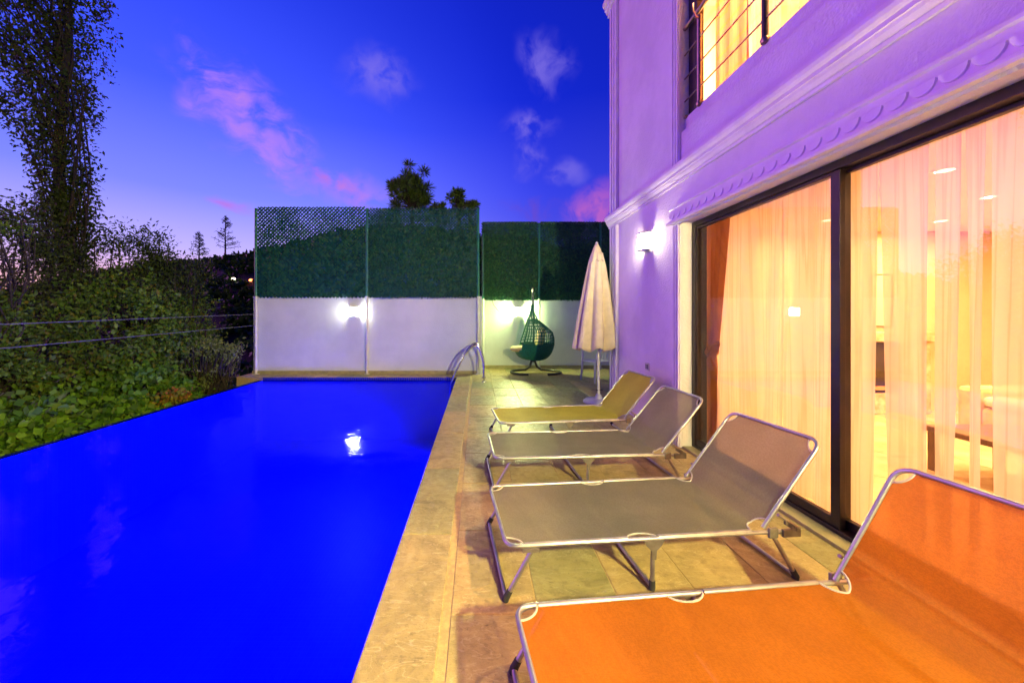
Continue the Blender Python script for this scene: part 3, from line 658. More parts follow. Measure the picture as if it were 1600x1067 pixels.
# ------------------------------------------------------------------ house
house = empty('villa', (4.5, 2.5, 0), 0, 'white plastered two storey villa with glass doors and moulded cornices', 'house')
DY0, DY1 = .55, 3.93; DZ = 2.38; UZ = 3.34; UY0, UY1 = .9, 3.95; UZ1 = 5.75; HT = 7.6; Y0 = -3.0; XR = 8.2
T = .11
w = MB()
w.box(XW, DY1, -.3, XW+T, YC-T, UZ); w.box(XW, Y0, -.3, XW+T, DY0, UZ); w.box(XW, DY0, DZ, XW+T, DY1, UZ)
w.box(XW, UY1, UZ, XW+T, YC-T, HT); w.box(XW, Y0, UZ, XW+T, UY0, HT); w.box(XW, UY0, UZ1, XW+T, UY1, HT)
w.build('wall', M['stucco'], house)
w = MB(); w.box(XW+.001, YC-T+.001, -.3, XR, YC-.001, HT-.001); w.box(XR, Y0, -.3, XR+T, YC, HT-.001); w.box(XW+T, Y0, -.3, XR, Y0+T, HT-.001)
w.build('side_walls', M['stucco'], house)
# strips in front of corner / beside openings
def ribs(name, ya, yb, z0, z1, x=XW, n=3):
    m_ = MB(); m_.box(x-.022, ya, z0, x-.0005, yb, z1); st = (yb-ya)/n
    for k in range(n): m_.box(x-.036, ya+st*(k+.18), z0+.002, x-.0225, ya+st*(k+.82), z1-.002)
    return m_.build(name, M['trim'], house, bevel=.004)
ribs('corner_pilaster', 5.70, YC-.002, .0, 2.80); ribs('corner_pilaster', 5.70, YC-.002, 3.03, 6.28)
ribs('door_pilaster', DY1+.002, 4.07, .0, 2.37, n=3); ribs('window_pilaster', UY1+.002, 4.10, 3.03, 6.2, n=3)
def cornice(prof, ya, yb, name='cornice'):
    MB().prism(prof, ya, yb).build(name, M['trim'], house)
X = XW
def cprof(z0, s=1.0):
    q = [(0, 0), (-.018, 0), (-.022, .02), (-.018, .03), (-.03, .034), (-.045, .055), (-.05, .075), (-.06, .078), (-.06, .105), (-.066, .108), (-.078, .125), (-.085, .15), (-.085, .172), (-.07, .176), (-.07, .19), (0, .20)]
    return [(X-.0006+x_*s if x_ else X-.0006, z0+z_*s) for x_, z_ in q]
cornice(cprof(2.815), Y0, YC+.075)
MB().prism([(YC-.0006+(-x_+X-.0006 if False else (X-x_)), z_) for x_, z_ in cprof(2.815)], X-.0, XR, axis='x').build('cornice', M['trim'], house)
cornice(cprof(6.28, 1.3), Y0, YC+.09); MB().prism([(YC+(X-x_), z_) for x_, z_ in cprof(6.28, 1.3)], X, XR, axis='x').build('cornice', M['trim'], house)
# scalloped band over the door
band = [(X-.0006, 2.40), (X-.055, 2.40), (X-.062, 2.385), (X-.075, 2.385), (X-.082, 2.40), (X-.080, 2.415), (X-.045, 2.425), (X-.034, 2.44), (X-.032, 2.55), (X-.045, 2.56), (X-.045, 2.578), (X-.0006, 2.585)]
MB().prism(band, DY0-.1, 4.12).build('door_moulding', M['trim'], house)
sc_me = MB()
pts = [(0, -.050, .095)]
prof = []
N_ = 10
outer = [(-.053*math.cos(math.pi*k/N_), .066-.056*math.sin(math.pi*k/N_)) for k in range(N_+1)]
vs = [(-.010, y_, z_) for y_, z_ in outer]+[(0, y_*1.04, z_-.004) for y_, z_ in outer]+[(-.002, 0, .070)]
fs = [(k, k+1, N_+1+k+1, N_+1+k) for k in range(N_)]+[(k+1, k, 2*(N_+1)) for k in range(N_)]
sc_me.add(vs, fs); first = None
yy = 2.635
ycs = [2.635-.115*k for k in range(-12, 18)]
for y_ in ycs:
    if first is None:
        first = sc_me.build('scallop', M['trim'], house, True, world=False); first.location = Vector((X-.033, y_+.057, 2.437))-wloc(house)
    else:
        c_ = first.copy(); col.objects.link(c_); c_.location = Vector((X-.033, y_+.057, 2.437))-wloc(house)
# reveals of door, threshold
MB().box(XW-.001, DY0, -.005, XW+T, DY1-.003, .022).build('door_sill', M['skirt'], house, bevel=.004)
# sliding door ------------------------------------------------------------
door = MB()
door.box(XF-.02, DY1-.055, .023, XF+.11, DY1-.001, DZ-.001); door.box(XF-.02, DY0+.001, .023, XF+.11, DY0+.06, DZ-.001)
door.box(XF-.019, DY0+.06, 2.325, XF+.109, DY1-.055, DZ-.001); door.box(XF-.019, DY0+.06, .023, XF+.109, DY1-.055, .05)
dfr = door.build('sliding_door', M['black_alu'], house, bevel=.004)
def sash(y0_, y1, x, s0, s1):
    m_ = MB(); z0, z1 = .052, 2.322
    m_.box(x, y1-s1, z0, x+.04, y1, z1); m_.box(x, y0_, z0, x+.04, y0_+s0, z1)
    m_.box(x+.001, y0_+s0, z0, x+.039, y1-s1, z0+.058); m_.box(x+.001, y0_+s0, z1-.022, x+.039, y1-s1, z1)
    o = m_.build('door_sash', M['black_alu'], dfr, bevel=.003, world=True)
    g_ = MB().box(x+.017, y0_+s0-.006, z0+.05, x+.023, y1-s1+.006, z1-.016).build('glass_pane', M['glass'], dfr)
    h_ = MB().box(x-.012, y0_+.015, 1.0, x-.001, y0_+.035, 1.22).build('door_handle', M['black_alu'], dfr, bevel=.004) if s0 > .05 and x > XF+.03 else None
sash(2.335, DY1-.056, XF-.005, .062, .012); sash(DY0+.062, 2.405, XF+.045, .05, .052)
# upper window -----------------------------------------------------------
MB().box(XW+.045, UY0, UZ-.001, XW+T+.02, UY1, UZ+.155).build('window_sill', M['stucco'], house)
uw = MB(); z0 = UZ+.157
uw.box(XW+.08, UY1-.15, z0, XW+.15, UY1-.001, UZ1); uw.box(XW+.08, UY0, z0, XW+.15, UY0+.08, UZ1); uw.box(XW+.081, UY0+.08, z0, XW+.149, UY1-.15, z0+.035); uw.box(XW+.081, 2.2, z0+.035, XW+.149, 2.27, UZ1)
uwo = uw.build('upper_window', M['black_alu'], house, bevel=.003)
MB().box(XW+.11, UY0+.08, z0+.035, XW+.116, 2.198, UZ1).build('glass_pane', M['glass'], uwo); MB().box(XW+.11, 2.272, z0+.035, XW+.116, UY1-.152, UZ1).build('glass_pane', M['glass'], uwo)
rl = empty('balustrade', (XW+.035, 2.4, UZ), 0); rl.parent = house; rl.location = Vector((XW+.035, 2.4, UZ))-Vector(house.location)
xr_ = XW+.04
MB().tube([(xr_, UY0, 4.44), (xr_, UY1, 4.44)], .021, 10).build('handrail', M['brass'], rl, True)
for zz in (4.16, 3.91, 3.67): MB().tube([(xr_, UY0, zz), (xr_, UY1, zz)], .008, 8).build('rail_bar', M['brass'], rl, True)
for yy in (3.69, 2.845, 2.0, 1.15):
    MB().tube([(xr_, yy, UZ+.165), (xr_, yy, 4.38)], .023, 12).build('baluster', M['black_alu'] if yy < 3 else M['brass'], rl, True)  # far baluster in a lighter metal: its golden light is put into the colour
    MB().lathe([(.0, -.03), (.028, -.02), (.034, 0), (.028, .02), (0, .03)], (xr_, yy, UZ+.165), 12).build('ball_foot', M['brass'], rl, True)
MB().tube([(xr_-.005, 3.69, 4.36), (xr_-.05, 3.66, 4.34), (xr_-.09, 3.64, 4.38), (xr_-.10, 3.63, 4.45)], .009, 6).build('hook', M['brass'], rl, True)
for q in (4.44, 3.50): MB().lathe([(0, -.022), (.02, -.012), (.024, 0), (.02, .012), (0, .022)], (xr_, UY1-.02, q), 10).build('end_fixing', M['brass'], rl, True)
# roof, floors, room shells
MB().box(XW-.35, Y0-.3, HT, XR+.4, YC+.35, HT+.2).build('roof', M['trim'], house, bevel=.01)
RY = 5.4; XI = XW+T
m_ = MB(); m_.box(XI+.001, Y0+T+.001, 2.62, XR-.001, YC-T-.001, UZ-.02); m_.build('ceiling_slab', M['ceiling'], house)
MB().box(XI+.001, Y0+T+.001, 5.9, XR-.001, YC-T-.001, 6.0).build('upper_ceiling', M['ceiling'], house)
fl = MB(); fl.box(XI+.003, Y0+T+.001, -.3, XR-.001, YC-T-.001, .0); fo_ = fl.build('room_floor', M['grout'], house)
for i in range(8):
    for j in range(9):
        x_, y_ = XI+.01+i*.6, .2+j*.6
        if y_ > 5.1: continue
        key = 'rt'
        if key not in tile_cache:
            tile_cache[key] = None
            o_ = MB().box(-.298, -.298, 0, .298, .298, .008).build('floor_tile', M['room_floor'], fo_, world=False, bevel=0); tile_cache[key] = o_
        else: o_ = tile_cache[key].copy(); col.objects.link(o_)
        o_.location = Vector((x_+.3, y_+.3, .0))-wloc(house)*1.0 if False else Vector((x_+.3, y_+.3, .001))-wloc(fo_)
ms = MB(); ms.box(XI+.001, RY, .0, XR-.001, RY+.1, 2.62); ms.box(XR-.12, Y0+.2, .0, XR-.01, RY, 2.62); ms.box(XI+.004, -.9, 0, XR-.12, -.8, 2.62)
ms.box(XI+.001, RY, UZ, XR-.001, RY+.1, 5.9); ms.box(XR-3.2, Y0+.2, UZ, XR-3.1, RY, 5.9); ms.box(XI+.004, -.9, UZ, XR-3.2, -.8, 5.9)
ms.build('room_walls', M['room_wall'], house)

# curtains ----------------------------------------------------------------
def drapery(name, ya, yb, z0, z1, x, mat, parent, freq=7, amp=.042, e0=0.0, e1=0.0, seed=0, nu=None, world=True):
    nu = nu or max(12, int((yb-ya)*95)); rs = random.Random(seed); ph = [rs.random()*6.28 for _ in range(4)]
    def fn(u, v):
        zz = z0+(z1-z0)*v; k = 1-v; a0 = ya+e0*k**.8; b0 = yb-e1*k**.8; y_ = a0+(b0-a0)*u; s = (ya+(yb-ya)*u)
        wv_ = math.sin(s*freq*2+ph[0]+.5*math.sin(v*2.2+ph[1]))*.6+math.sin(s*freq*3.7+ph[2]+.7*math.sin(s*5))*.4+.5*math.sin(s*freq*.9+ph[3]+v)
        return (x+amp*wv_*(.55+.6*k), y_+.010*math.sin(s*freq*4+v*3), zz)
    return MB().grid(fn, nu, 14).build(name, mat, parent, True, world=world)
sh1 = empty('sheer_curtain', (2.46, 3.0, 2.5), 0, 'cream sheer curtain filling the far glass door leaf', 'curtain')
drapery('curtain_panel', 2.50, 3.02, .02, 2.50, 2.46, M['sheer'], sh1, seed=1, e0=.0)
drapery('curtain_panel', 3.01, 3.62, .02, 2.50, 2.475, M['sheer'], sh1, seed=2, e1=-.24)
MB().tube([(2.47, .6, 2.52), (2.47, 3.84, 2.52)], .012, 8).build('curtain_rail', M['white_plastic'], sh1, True)
sh2 = empty('sheer_curtain', (2.48, 1.7, 2.5), 0, 'cream sheer curtain in parted strips behind the near glass door leaf', 'curtain')
specs = [(2.31, 2.52, .0, -.02, 3), (2.03, 2.305, .0, .085, 4), (1.90, 2.035, .012, .012, 5), (1.80, 1.905, .01, .014, 6), (1.55, 1.80, .0, .02, 7), (1.0, 1.56, 0, .01, 8), (.62, 1.0, 0, 0, 9)]
for (a_, b_, e0, e1, s_) in specs: drapery('curtain_panel', a_, b_, .02, 2.50, 2.47+.006*(s_ % 3), M['sheer'], sh2, seed=s_, e0=e0, e1=e1, freq=7, amp=.034)
# tied back drape at the far jamb
dr = empty('tied_drape', (2.44, 3.80, 0), 0, 'rust brown drape tied back at the far end of the glass doors', 'drape')
def dfn(u, v):
    zz = .03+2.46*v
    cy_ = 3.76+.03*math.sin(v*3); hw = .115*(abs(zz-1.02)/1.1)**.7+.035 if zz > 1.02 else .035+.06*min(1, (1.02-zz)/.5)
    cy_ = 3.83-.055*max(0, (zz-1.02)/1.45)+ (0 if zz > 1.02 else .02)
    return (2.42+.035*math.sin(u*30+v*2), cy_-hw+2*hw*u, zz)
MB().grid(dfn, 44, 26).build('drape_cloth', M['drape'], dr, True)
MB().tube([(2.36, 3.78, 1.10), (2.37, 3.85, 1.02), (2.40, 3.87, .98), (2.47, 3.86, 1.0), (2.48, 3.79, 1.08), (2.43, 3.76, 1.12)], .022, 8, closed=True).build('tieback', M['drape'], dr, True)
su = empty('sheer_curtain', (2.5, 2.4, 5.7), 0, 'pale sheer curtain behind the upper window', 'curtain')
drapery('curtain_panel', .95, 3.35, UZ+.02, 5.75, XW+.30, M['sheer_up'], su, seed=12, freq=9)
du = empty('upper_drape', (2.5, 3.5, 5.7), 0, 'orange drape at the far side of the upper window', 'drape')
drapery('drape_cloth', 3.30, 3.80, UZ+.02, 5.75, XW+.26, M['drape'], du, seed=13, freq=14)

# room lamps
WARM = (1, .54, .23); WARM_UP = (1, .56, .28)
dlm = emit('downlight_glow', (1, .78, .45), 14)
def downlight(x, y, zc, w_, lab, colr=WARM):
    e = empty('downlight', (x, y, zc), 0, lab, 'ceiling light', 'round ceiling lights in the lit rooms')
    MB().lathe([(.075, -.012), (.085, 0), (.06, -.002), (.06, -.012), (.075, -.012)], (x, y, zc), 20).build('trim_ring', M['white_plastic'], e, True)
    MB().lathe([(.06, -.006), (0, -.006)], (x, y, zc), 20).build('diffuser', dlm, e)
    ld = bpy.data.lights.new('room_light', 'AREA'); ld.shape = 'DISK'; ld.size = .22; ld.energy = w_*1.25; ld.color = colr
    lo = bpy.data.objects.new('light', ld); col.objects.link(lo); lo.parent = e; lo.location = (0, 0, -.03)
RW = 19
for (x, y, s_, lab) in ((4.45, 4.72, 1.8, 'ceiling light glowing near the fireplace wall, left of two'), (5.94, 4.76, 1.8, 'ceiling light glowing near the fireplace wall, right of two'),
                  (5.23, 3.8, 4.2, 'ceiling light seen high up through the near door leaf'), (3.9, 3.1, 1.3, 'ceiling light in the living room just behind the far door leaf'), (3.9, 1.7, 1.3, 'ceiling light in the living room behind the near door leaf'),
                  (5.2, 1.9, 6.5, 'ceiling light in the middle of the living room'), (4.6, .3, 4.5, 'ceiling light at the near end of the living room')):
    downlight(x, y, 2.618, RW*s_, lab)
for (x, y, lab) in ((3.5, 3.3, 'ceiling light upstairs behind the drape'), (3.5, 1.4, 'ceiling light upstairs behind the sheer curtain')): downlight(x, y, 5.898, 430, lab, WARM_UP)

# furniture inside --------------------------------------------------------
fp = empty('fireplace', (5.75, RY, 0), 0, 'marble fireplace with a dark glass front seen through the curtain gap', 'fireplace')
MB().box(5.0, RY-.22, 1.03, 6.5, RY-.002, 1.17).build('mantel_shelf', M['marble'], fp, bevel=.01)
mb = MB(); mb.box(5.1, RY-.16, .009, 5.5, RY-.003, 1.029); mb.box(6.0, RY-.16, .009, 6.4, RY-.003, 1.029); mb.box(5.5, RY-.159, .009, 6.0, RY-.003, .30); mb.build('surround', M['marble'], fp, bevel=.01)
MB().box(5.5, RY-.10, .30, 6.0, RY-.003, 1.029).build('fire_glass', M['dark_glass'], fp)
MB().blob((5.72, RY-.13, .37), (.12, .02, .03), 10, 6).build('ember', emit('ember', (1, .2, .03), 2), fp, True)
pc = empty('picture_frame', (5.78, RY, 1.3), 0, 'dark thin framed pale picture hanging over the fireplace', 'picture')
mb = MB(); mb.box(5.68, RY-.03, 1.24, 5.69, RY-.002, 2.0); mb.box(5.99, RY-.03, 1.24, 6.0, RY-.002, 2.0); mb.box(5.69, RY-.03, 1.99, 5.99, RY-.002, 2.0); mb.box(5.69, RY-.03, 1.24, 5.99, RY-.002, 1.25); mb.build('frame', M['black_alu'], pc)
MB().box(5.691, RY-.02, 1.251, 5.989, RY-.003, 1.989).build('canvas', M['room_wall'], pc)
so = empty('sofa', (5.9, 3.0, 0), 0, 'tan sofa blurred behind the sheer curtain', 'sofa')
MB().box(5.4, 2.0, .10, 6.3, 4.0, .42).build('base', M['sofa'], so, bevel=.05); MB().box(6.1, 2.0, .43, 6.35, 4.0, .88).build('backrest', M['sofa'], so, bevel=.06)
MB().box(5.4, 4.0, .10, 6.35, 4.2, .62).build('armrest', M['sofa'], so, bevel=.05); MB().box(5.4, 1.8, .10, 6.35, 1.999, .62).build('armrest', M['sofa'], so, bevel=.05)
for y_ in (2.03, 2.69, 3.35): MB().box(5.38, y_, .43, 6.08, y_+.62, .54).build('seat_cushion', M['marble'], so, bevel=.04)
for y_ in (1.9, 4.05): MB().box(5.45, y_, .01, 5.52, y_+.07, .10).build('foot', M['wood'], so)
for (y_, lab) in ((2.4, 'rust coloured cushion on the near end of the sofa'), (3.7, 'rust coloured cushion on the far end of the sofa')):
    tag(MB().blob((5.97, y_, .75), (.09, .21, .20), 16, 10, .7).build('throw_cushion', M['cush_brown'], smooth=True, origin=(5.97, y_, .55)), lab, 'cushion')
ct = empty('coffee_table', (4.4, 2.9, 0), 0, 'low wooden coffee table in front of the sofa', 'table')
MB().box(4.05, 2.4, .36, 4.75, 3.4, .41).build('table_top', M['wood'], ct, bevel=.01)
for (x_, y_) in ((4.08, 2.43), (4.67, 2.43), (4.08, 3.32), (4.67, 3.32)): MB().box(x_, y_, .009, x_+.05, y_+.05, .359).build('leg', M['wood'], ct)

# ------------------------------------------------------------------ wall lamps
def wall_lamp(c, ax, out_, colr, s, lab, hgt=.26, rad=.105, light=True):
    """c centre on the wall, out_ the direction away from the wall"""
    c = Vector(c); e = empty('wall_lamp', c, math.atan2(out_[1], out_[0]), lab, 'wall lamp', 'half round wall lamps')
    MB().box(0, -.06, -.13, .02, .06, .13).build('back_plate', M['white_plastic'], e, world=False, bevel=.005)
    n = 16
    m_ = MB().lathe([(rad, -hgt*.36), (rad*1.02, 0), (rad, hgt*.36)], (.018, 0, 0), n, a0=-math.pi/2, a1=math.pi/2)
    m_.build('diffuser', emit('lamp_glass', colr, s), e, True, world=False)
    for zz, th in ((hgt*.36, .028), (-hgt*.36-.02, .02)):
        r2 = rad*1.04; k = MB(); ring = [(.012, -r2)]+[(.018+r2*math.cos(-math.pi/2+math.pi*i/n), r2*math.sin(-math.pi/2+math.pi*i/n)) for i in range(n+1)]+[(.012, r2)]
        m = len(ring); vs = [(x_, y_, zz) for x_, y_ in ring]+[(x_, y_, zz+th) for x_, y_ in ring]
        k.add(vs, [(i, (i+1) % m, m+(i+1) % m, m+i) for i in range(m)]+[tuple(range(m))[::-1], tuple(range(m, 2*m))])
        k.build('cap', M['steel'] if zz < 0 else M['white_plastic'], e, world=False, bevel=.002)
    return e
pL1 = at(553, 487, D1-.02); wall_lamp((pL1.x, D1-.004, pL1.z), 0, (0, -1), (1, .97, .78), 110, 'lit half round lamp on the long white pool wall')
pL2 = at(810, 487, D2-.02); wall_lamp((pL2.x, D2-.004, pL2.z), 0, (0, -1), (.84, 1, .38), 620, 'lit half round lamp behind the hanging chair')
wall_lamp((XW-.002, 4.70, 2.33), 0, (-1, 0), (1, .88, .58), 110, 'lit half round lamp on the villa wall above the yellow lounger')
wall_lamp((XW-.002, -1.1, 2.33), 0, (-1, 0), (1, .86, .32), 3700, 'lit half round lamp on the villa wall at the near end of the glass doors')
so_ = empty('wall_socket', (XW, 4.72, .74), 0, 'small socket plate low on the villa wall', 'socket')
MB().box(XW-.012, 4.68, .70, XW-.0008, 4.78, .80).build('plate', M['socket'], so_, bevel=.003); MB().box(XW-.016, 4.70, .72, XW-.0125, 4.725, .78).build('switch', M['black_alu'], so_); MB().box(XW-.016, 4.745, .72, XW-.0125, 4.755, .78).build('switch', M['black_alu'], so_)

# ------------------------------------------------------------------ pool ladder
ld_ = empty('pool_ladder', (XE, 8.1, 0), 0, 'curved stainless steel pool ladder at the far corner of the pool', 'pool ladder')
for yy in (7.86, 8.38):
    pts = fillet([(.13, yy, 0), (.115, yy, .50), (-.04, yy, .84), (-.28, yy, .60), (-.60, yy, -.06), (-.60, yy, -1.0)], .24, 8)
    MB().tube(pts, .021, 12).build('rail', M['steel'], ld_, True)
    MB().lathe([(.021, 0), (.05, .0), (.048, .012), (.022, .02)], (.13, yy, .001), 16).build('flange', M['steel'], ld_, True)
for zz in (-.25, -.5, -.75): MB().box(-.63, 7.87, zz-.012, -.56, 8.37, zz+.012).build('step', M['steel'], ld_, bevel=.005)

# ------------------------------------------------------------------ loungers
def lounger(name, loc, rz, fab, label, back_ang=51.0, rail='alu'):
    e = empty(name, loc, rz, label, 'sun lounger', 'sun loungers in a row between pool and villa')
    Wd, L, B, zr = .65, 1.37, .58, .262; ba = R(back_ang); al = M[rail]
    def bk(s_): return (L+s_*math.cos(ba), zr+s_*math.sin(ba))
    kw = dict(world=False)
    MB().tube(fillet([(L+.20, 0, zr-.006), (0, 0, zr), (0, Wd, zr), (L+.20, Wd, zr-.006)], .07, 6), .0108, 10).build('bed_frame', al, e, True, **kw)
    tx, tz = bk(B)
    MB().tube(fillet([(L+.01, .012, zr+.012), (tx, .012, tz), (tx, Wd-.012, tz), (L+.01, Wd-.012, zr+.012)], .07, 6), .0108, 10).build('back_frame', al, e, True, **kw)
    # cloth
    def cut(s_):
        y_ = .010
        for (c0, ra, rb) in ((0, .085, .072), (.70, .078, .045), (L, .062, .075), (L+B, .085, .075)):
            q = (s_-c0)/ra
            if abs(q) < 1: y_ = max(y_, rb*math.sqrt(1-q*q))
        return y_
    ss = sorted(set([round(x_, 4) for x_ in np.linspace(.006, L+B-.006, 70)]+[round(c0+ra*q, 4) for (c0, ra) in ((0, .085), (.70, .078), (L, .062), (L+B, .085)) for q in (-.999, -.97, -.9, -.75, -.5, -.25, 0, .25, .5, .75, .9, .97, .999) if .006 < c0+ra*q < L+B-.006]))
    def pos(s_, t):
        y_ = cut(s_)*(1-t)+(Wd-cut(s_))*t
        f = math.sin(math.pi*min(max(y_/Wd, 0), 1))
        if s_ <= L: x_, z_ = s_, zr+.004; n_ = (0, 1); g_ = math.sin(math.pi*min(1, s_/L))**.5
        else: x_, z_ = bk(s_-L); z_ += .004; n_ = (-math.sin(ba), math.cos(ba)); g_ = math.sin(math.pi*min(1, (s_-L)/B))**.6
        sag = .022*f*g_+.010*f*(.5+.5*math.sin(s_*14+y_*7))*math.exp(-((y_/Wd-.2)/.5)**2)*.35
        d_ = abs(s_-L); 
        if d_ < .10: 
            k = (1-d_/.10)**2*.022*f; return (x_-k*.4, y_, z_+k*.5-sag*.6)
        return (x_-n_[0]*sag*1.0, y_, z_-n_[1]*sag)
    m_ = MB(); nr = 14
    for s_ in ss:
        for j in range(nr+1): m_.v.append(pos(s_, j/nr))
    for i in range(len(ss)-1):
        for j in range(nr): m_.f.append((i*(nr+1)+j, (i+1)*(nr+1)+j, (i+1)*(nr+1)+j+1, i*(nr+1)+j+1))
    cl = m_.build('cloth', M[fab], e, True, **kw)
    for (c0, ra) in ((0, .085), (.70, .078), (L, .062), (L+B, .085)):
        for side in (0, 1):
            qs = [c0+ra*q for q in np.linspace(-1, 1, 19)]; qs = [q for q in qs if .0 <= q <= L+B]
            MB().tube([Vector(pos(min(max(q, .006), L+B-.006), side))+Vector((0, 0, .001)) for q in qs], .0045, 6).build('piping', M['piping'], cl, True, **kw)
    # hem along the rails
    for side in (0, 1):
        hy = .004 if side == 0 else Wd-.004
        for (a_, b_) in ((.09, .62), (.785, L-.07)): MB().tube([(a_, hy, zr+.001), (b_, hy, zr+.001)], .0122, 8).build('hem', al, cl, True, **kw)
    # legs
    for (xt, xb) in ((.13, -.005), (.755, .75), (L+.045, L+.185)):
        lg = MB().tube(fillet([(xt, -.004, zr-.012), (xb, -.004, .016), (xb, Wd+.004, .016), (xt, Wd+.004, zr-.012)], .025, 4), .0115, 8).build('leg', al, e, True, **kw)
        for yy in (-.004, Wd+.004):
            dx = (xt-xb)*.14; MB().tube([(xb+dx, yy, .05), (xb, yy, .016), (xb-.004, yy, .002)], [.0150, .0165, .0165], 10).build('rubber_foot', M['rubber'], lg, True, **kw)
    for yy in (-.018, Wd+.012):
        MB().add([(x_, y_, z_) for y_ in (yy, yy+.006) for x_, z_ in ((.70, zr-.004), (.81, zr-.004), (.795, zr-.03), (.768, zr-.055), (.765, zr-.10), (.742, zr-.10), (.74, zr-.055), (.715, zr-.03))],
                 [(0, 1, 2, 3, 4, 5, 6, 7)[::-1], tuple(range(8, 16))]+[(i, (i+1) % 8, 8+(i+1) % 8, 8+i) for i in range(8)]).build('leg_bracket', M['bracket'], e, **kw)
        sx = MB(); sx.box(L+.02, yy-.002, zr-.03, L+.07, yy+.014, zr+.022); sx.box(L+.10, yy-.002, zr-.03, L+.20, yy+.014, zr+.012); sx.build('hinge_plate', M['bracket'], e, bevel=.003, **kw)
        xa, za = bk(.115); ra_ = MB(); ra_.tube([(xa, yy+.003, za), (L+.195, yy+.003, zr+.012)], .0085, 6)
        for k in range(6): q = .35+.1*k; ra_.box(xa+(L+.195-xa)*q-.004, yy-.004, za+(zr+.012-za)*q-.026, xa+(L+.195-xa)*q+.004, yy+.010, za+(zr+.012-za)*q-.004)
        ra_.build('ratchet_arm', M['bracket'], e, True, **kw)
        MB().box(.075, yy, zr-.024, .16, yy+.008, zr-.006).build('leg_bracket', M['bracket'], e, **kw)
    MB().tube(fillet([(L-.02, .02, zr-.02), (L-.10, .10, zr-.03), (L-.10, Wd-.10, zr-.03), (L-.02, Wd-.02, zr-.02)], .06), .010, 8).build('cross_tube', al, e, True, **kw)
    cb = MB()
    for xx in (.70,):
        for yy in (0, Wd): cb.lathe([(.0165, -.004), (.0165, .004)], (0, 0, 0), 10)
    return e
lounger('sun_lounger', (.142, 1.827, 0), R(5.6), 'fab_grey', 'near grey sun lounger between the orange one and the other grey one', 52)
lounger('sun_lounger', (.135, 2.952, 0), R(3.6), 'fab_grey', 'far grey sun lounger between the near grey one and the yellow one', 50)
lounger('sun_lounger', (.23, 3.912, 0), R(6.0), 'fab_yellow', 'yellow sun lounger, farthest of the row by the parasol', 50)
o4 = lounger('sun_lounger', (.144+.066, 1.4545-.65, 0), R(5.8), 'fab_orange', 'bright orange sun lounger nearest the camera', 57)

# ------------------------------------------------------------------ parasol
bx, by = at(938, 0, 6.0).x-.005, 5.98
e = empty('parasol', (bx, by, 0), 0, 'closed cream parasol standing at the far corner of the villa', 'parasol')
MB().lathe([(0, 0), (.24, 0), (.245, .02), (.21, .05), (.06, .065), (.045, .12), (.03, .14), (.0, .14)], (bx-.03, by, .001), 32).build('base_plate', M['plate'], e, True)
MB().tube([(bx-.03, by, .06), (bx-.03, by, .95), (bx-.06, by, 2.56)], .019, 12).build('pole', M['white_pipe'], e, True)
MB().lathe([(.0, -.02), (.02, -.012), (.022, .012), (0, .03)], (bx-.06, by, 2.56), 10).build('finial', M['white_plastic'], e, True)
MB().tube([(bx-.075, by-.01, .20), (bx+.03, by-.01, .20)], .008, 6).build('locking_knob', M['rubber'], e, True)
rs = random.Random(4); am = [rs.uniform(.6, 1.3) for _ in range(9)]
def canopy(u, v):
    th = 2*math.pi*u; k = 1-v; zz = .90+1.50*v
    rr = np.interp(k, [0, .12, .4, .75, 1], [.09, .14, .215, .305, .36])
    fold = .5+.5*math.cos(8*th+.9*math.sin(th*2)+.6*k); i = int((th/(2*math.pi))*8) % 9
    rr = rr*(1-.42*k**.5*(1-fold)**1.6*am[i])
    cx = bx-.055-.03*k; zz -= .05*k**6*(1-fold)*am[i]*1.4-.02*k**5*math.cos(th)
    return (cx+rr*math.cos(th)*1.02, by+rr*math.sin(th)*.9, zz)
MB().grid(canopy, 128, 30).build('canopy', M['umbrella'], e, True, solid=.004)
def cap(u, v):
    th = 2*math.pi*u; k = 1-v; zz = 2.28+.27*v; rr = np.interp(k, [0, .25, 1], [.022, .055, .135]); fold = .5+.5*math.cos(8*th+.3); rr *= (1-.22*k*(1-fold)); zz -= .03*k**3*fold
    return (bx-.06+rr*math.cos(th), by+rr*math.sin(th), zz)
MB().grid(cap, 96, 12).build('vent_flap', M['umbrella'], e, True, solid=.003)

# plastic chair behind the parasol
cx, cyy = 2.55, 7.95
e = empty('plastic_chair', (cx, cyy, 0), R(-70), 'white plastic garden chair half hidden behind the parasol', 'chair')
MB().box(-.22, -.22, .41, .22, .22, .44).build('seat', M['white_plastic'], e, world=False, bevel=.012)
for (x_, y_) in ((-.21, -.21), (.21, -.21), (-.21, .21), (.21, .21)): MB().tube([(x_, y_, .42), (x_*1.15, y_*1.15, 0)], [.028, .018], 8).build('leg', M['white_plastic'], e, True, world=False)
for x_ in (-.18, -.09, 0, .09, .18): MB().tube([(x_, .21, .44), (x_*1.05, .27, .82)], .014, 6).build('back_slat', M['white_plastic'], e, True, world=False)
MB().tube([(-.22, .27, .80), (0, .30, .86), (.22, .27, .80)], .022, 8).build('back_rail', M['white_plastic'], e, True, world=False)
for s_ in (-1, 1): MB().tube(fillet([(.23*s_, -.21, .42), (.26*s_, -.18, .64), (.27*s_, .10, .66), (.22*s_, .27, .70)], .06), .018, 8).build('armrest', M['white_plastic'], e, True, world=False)

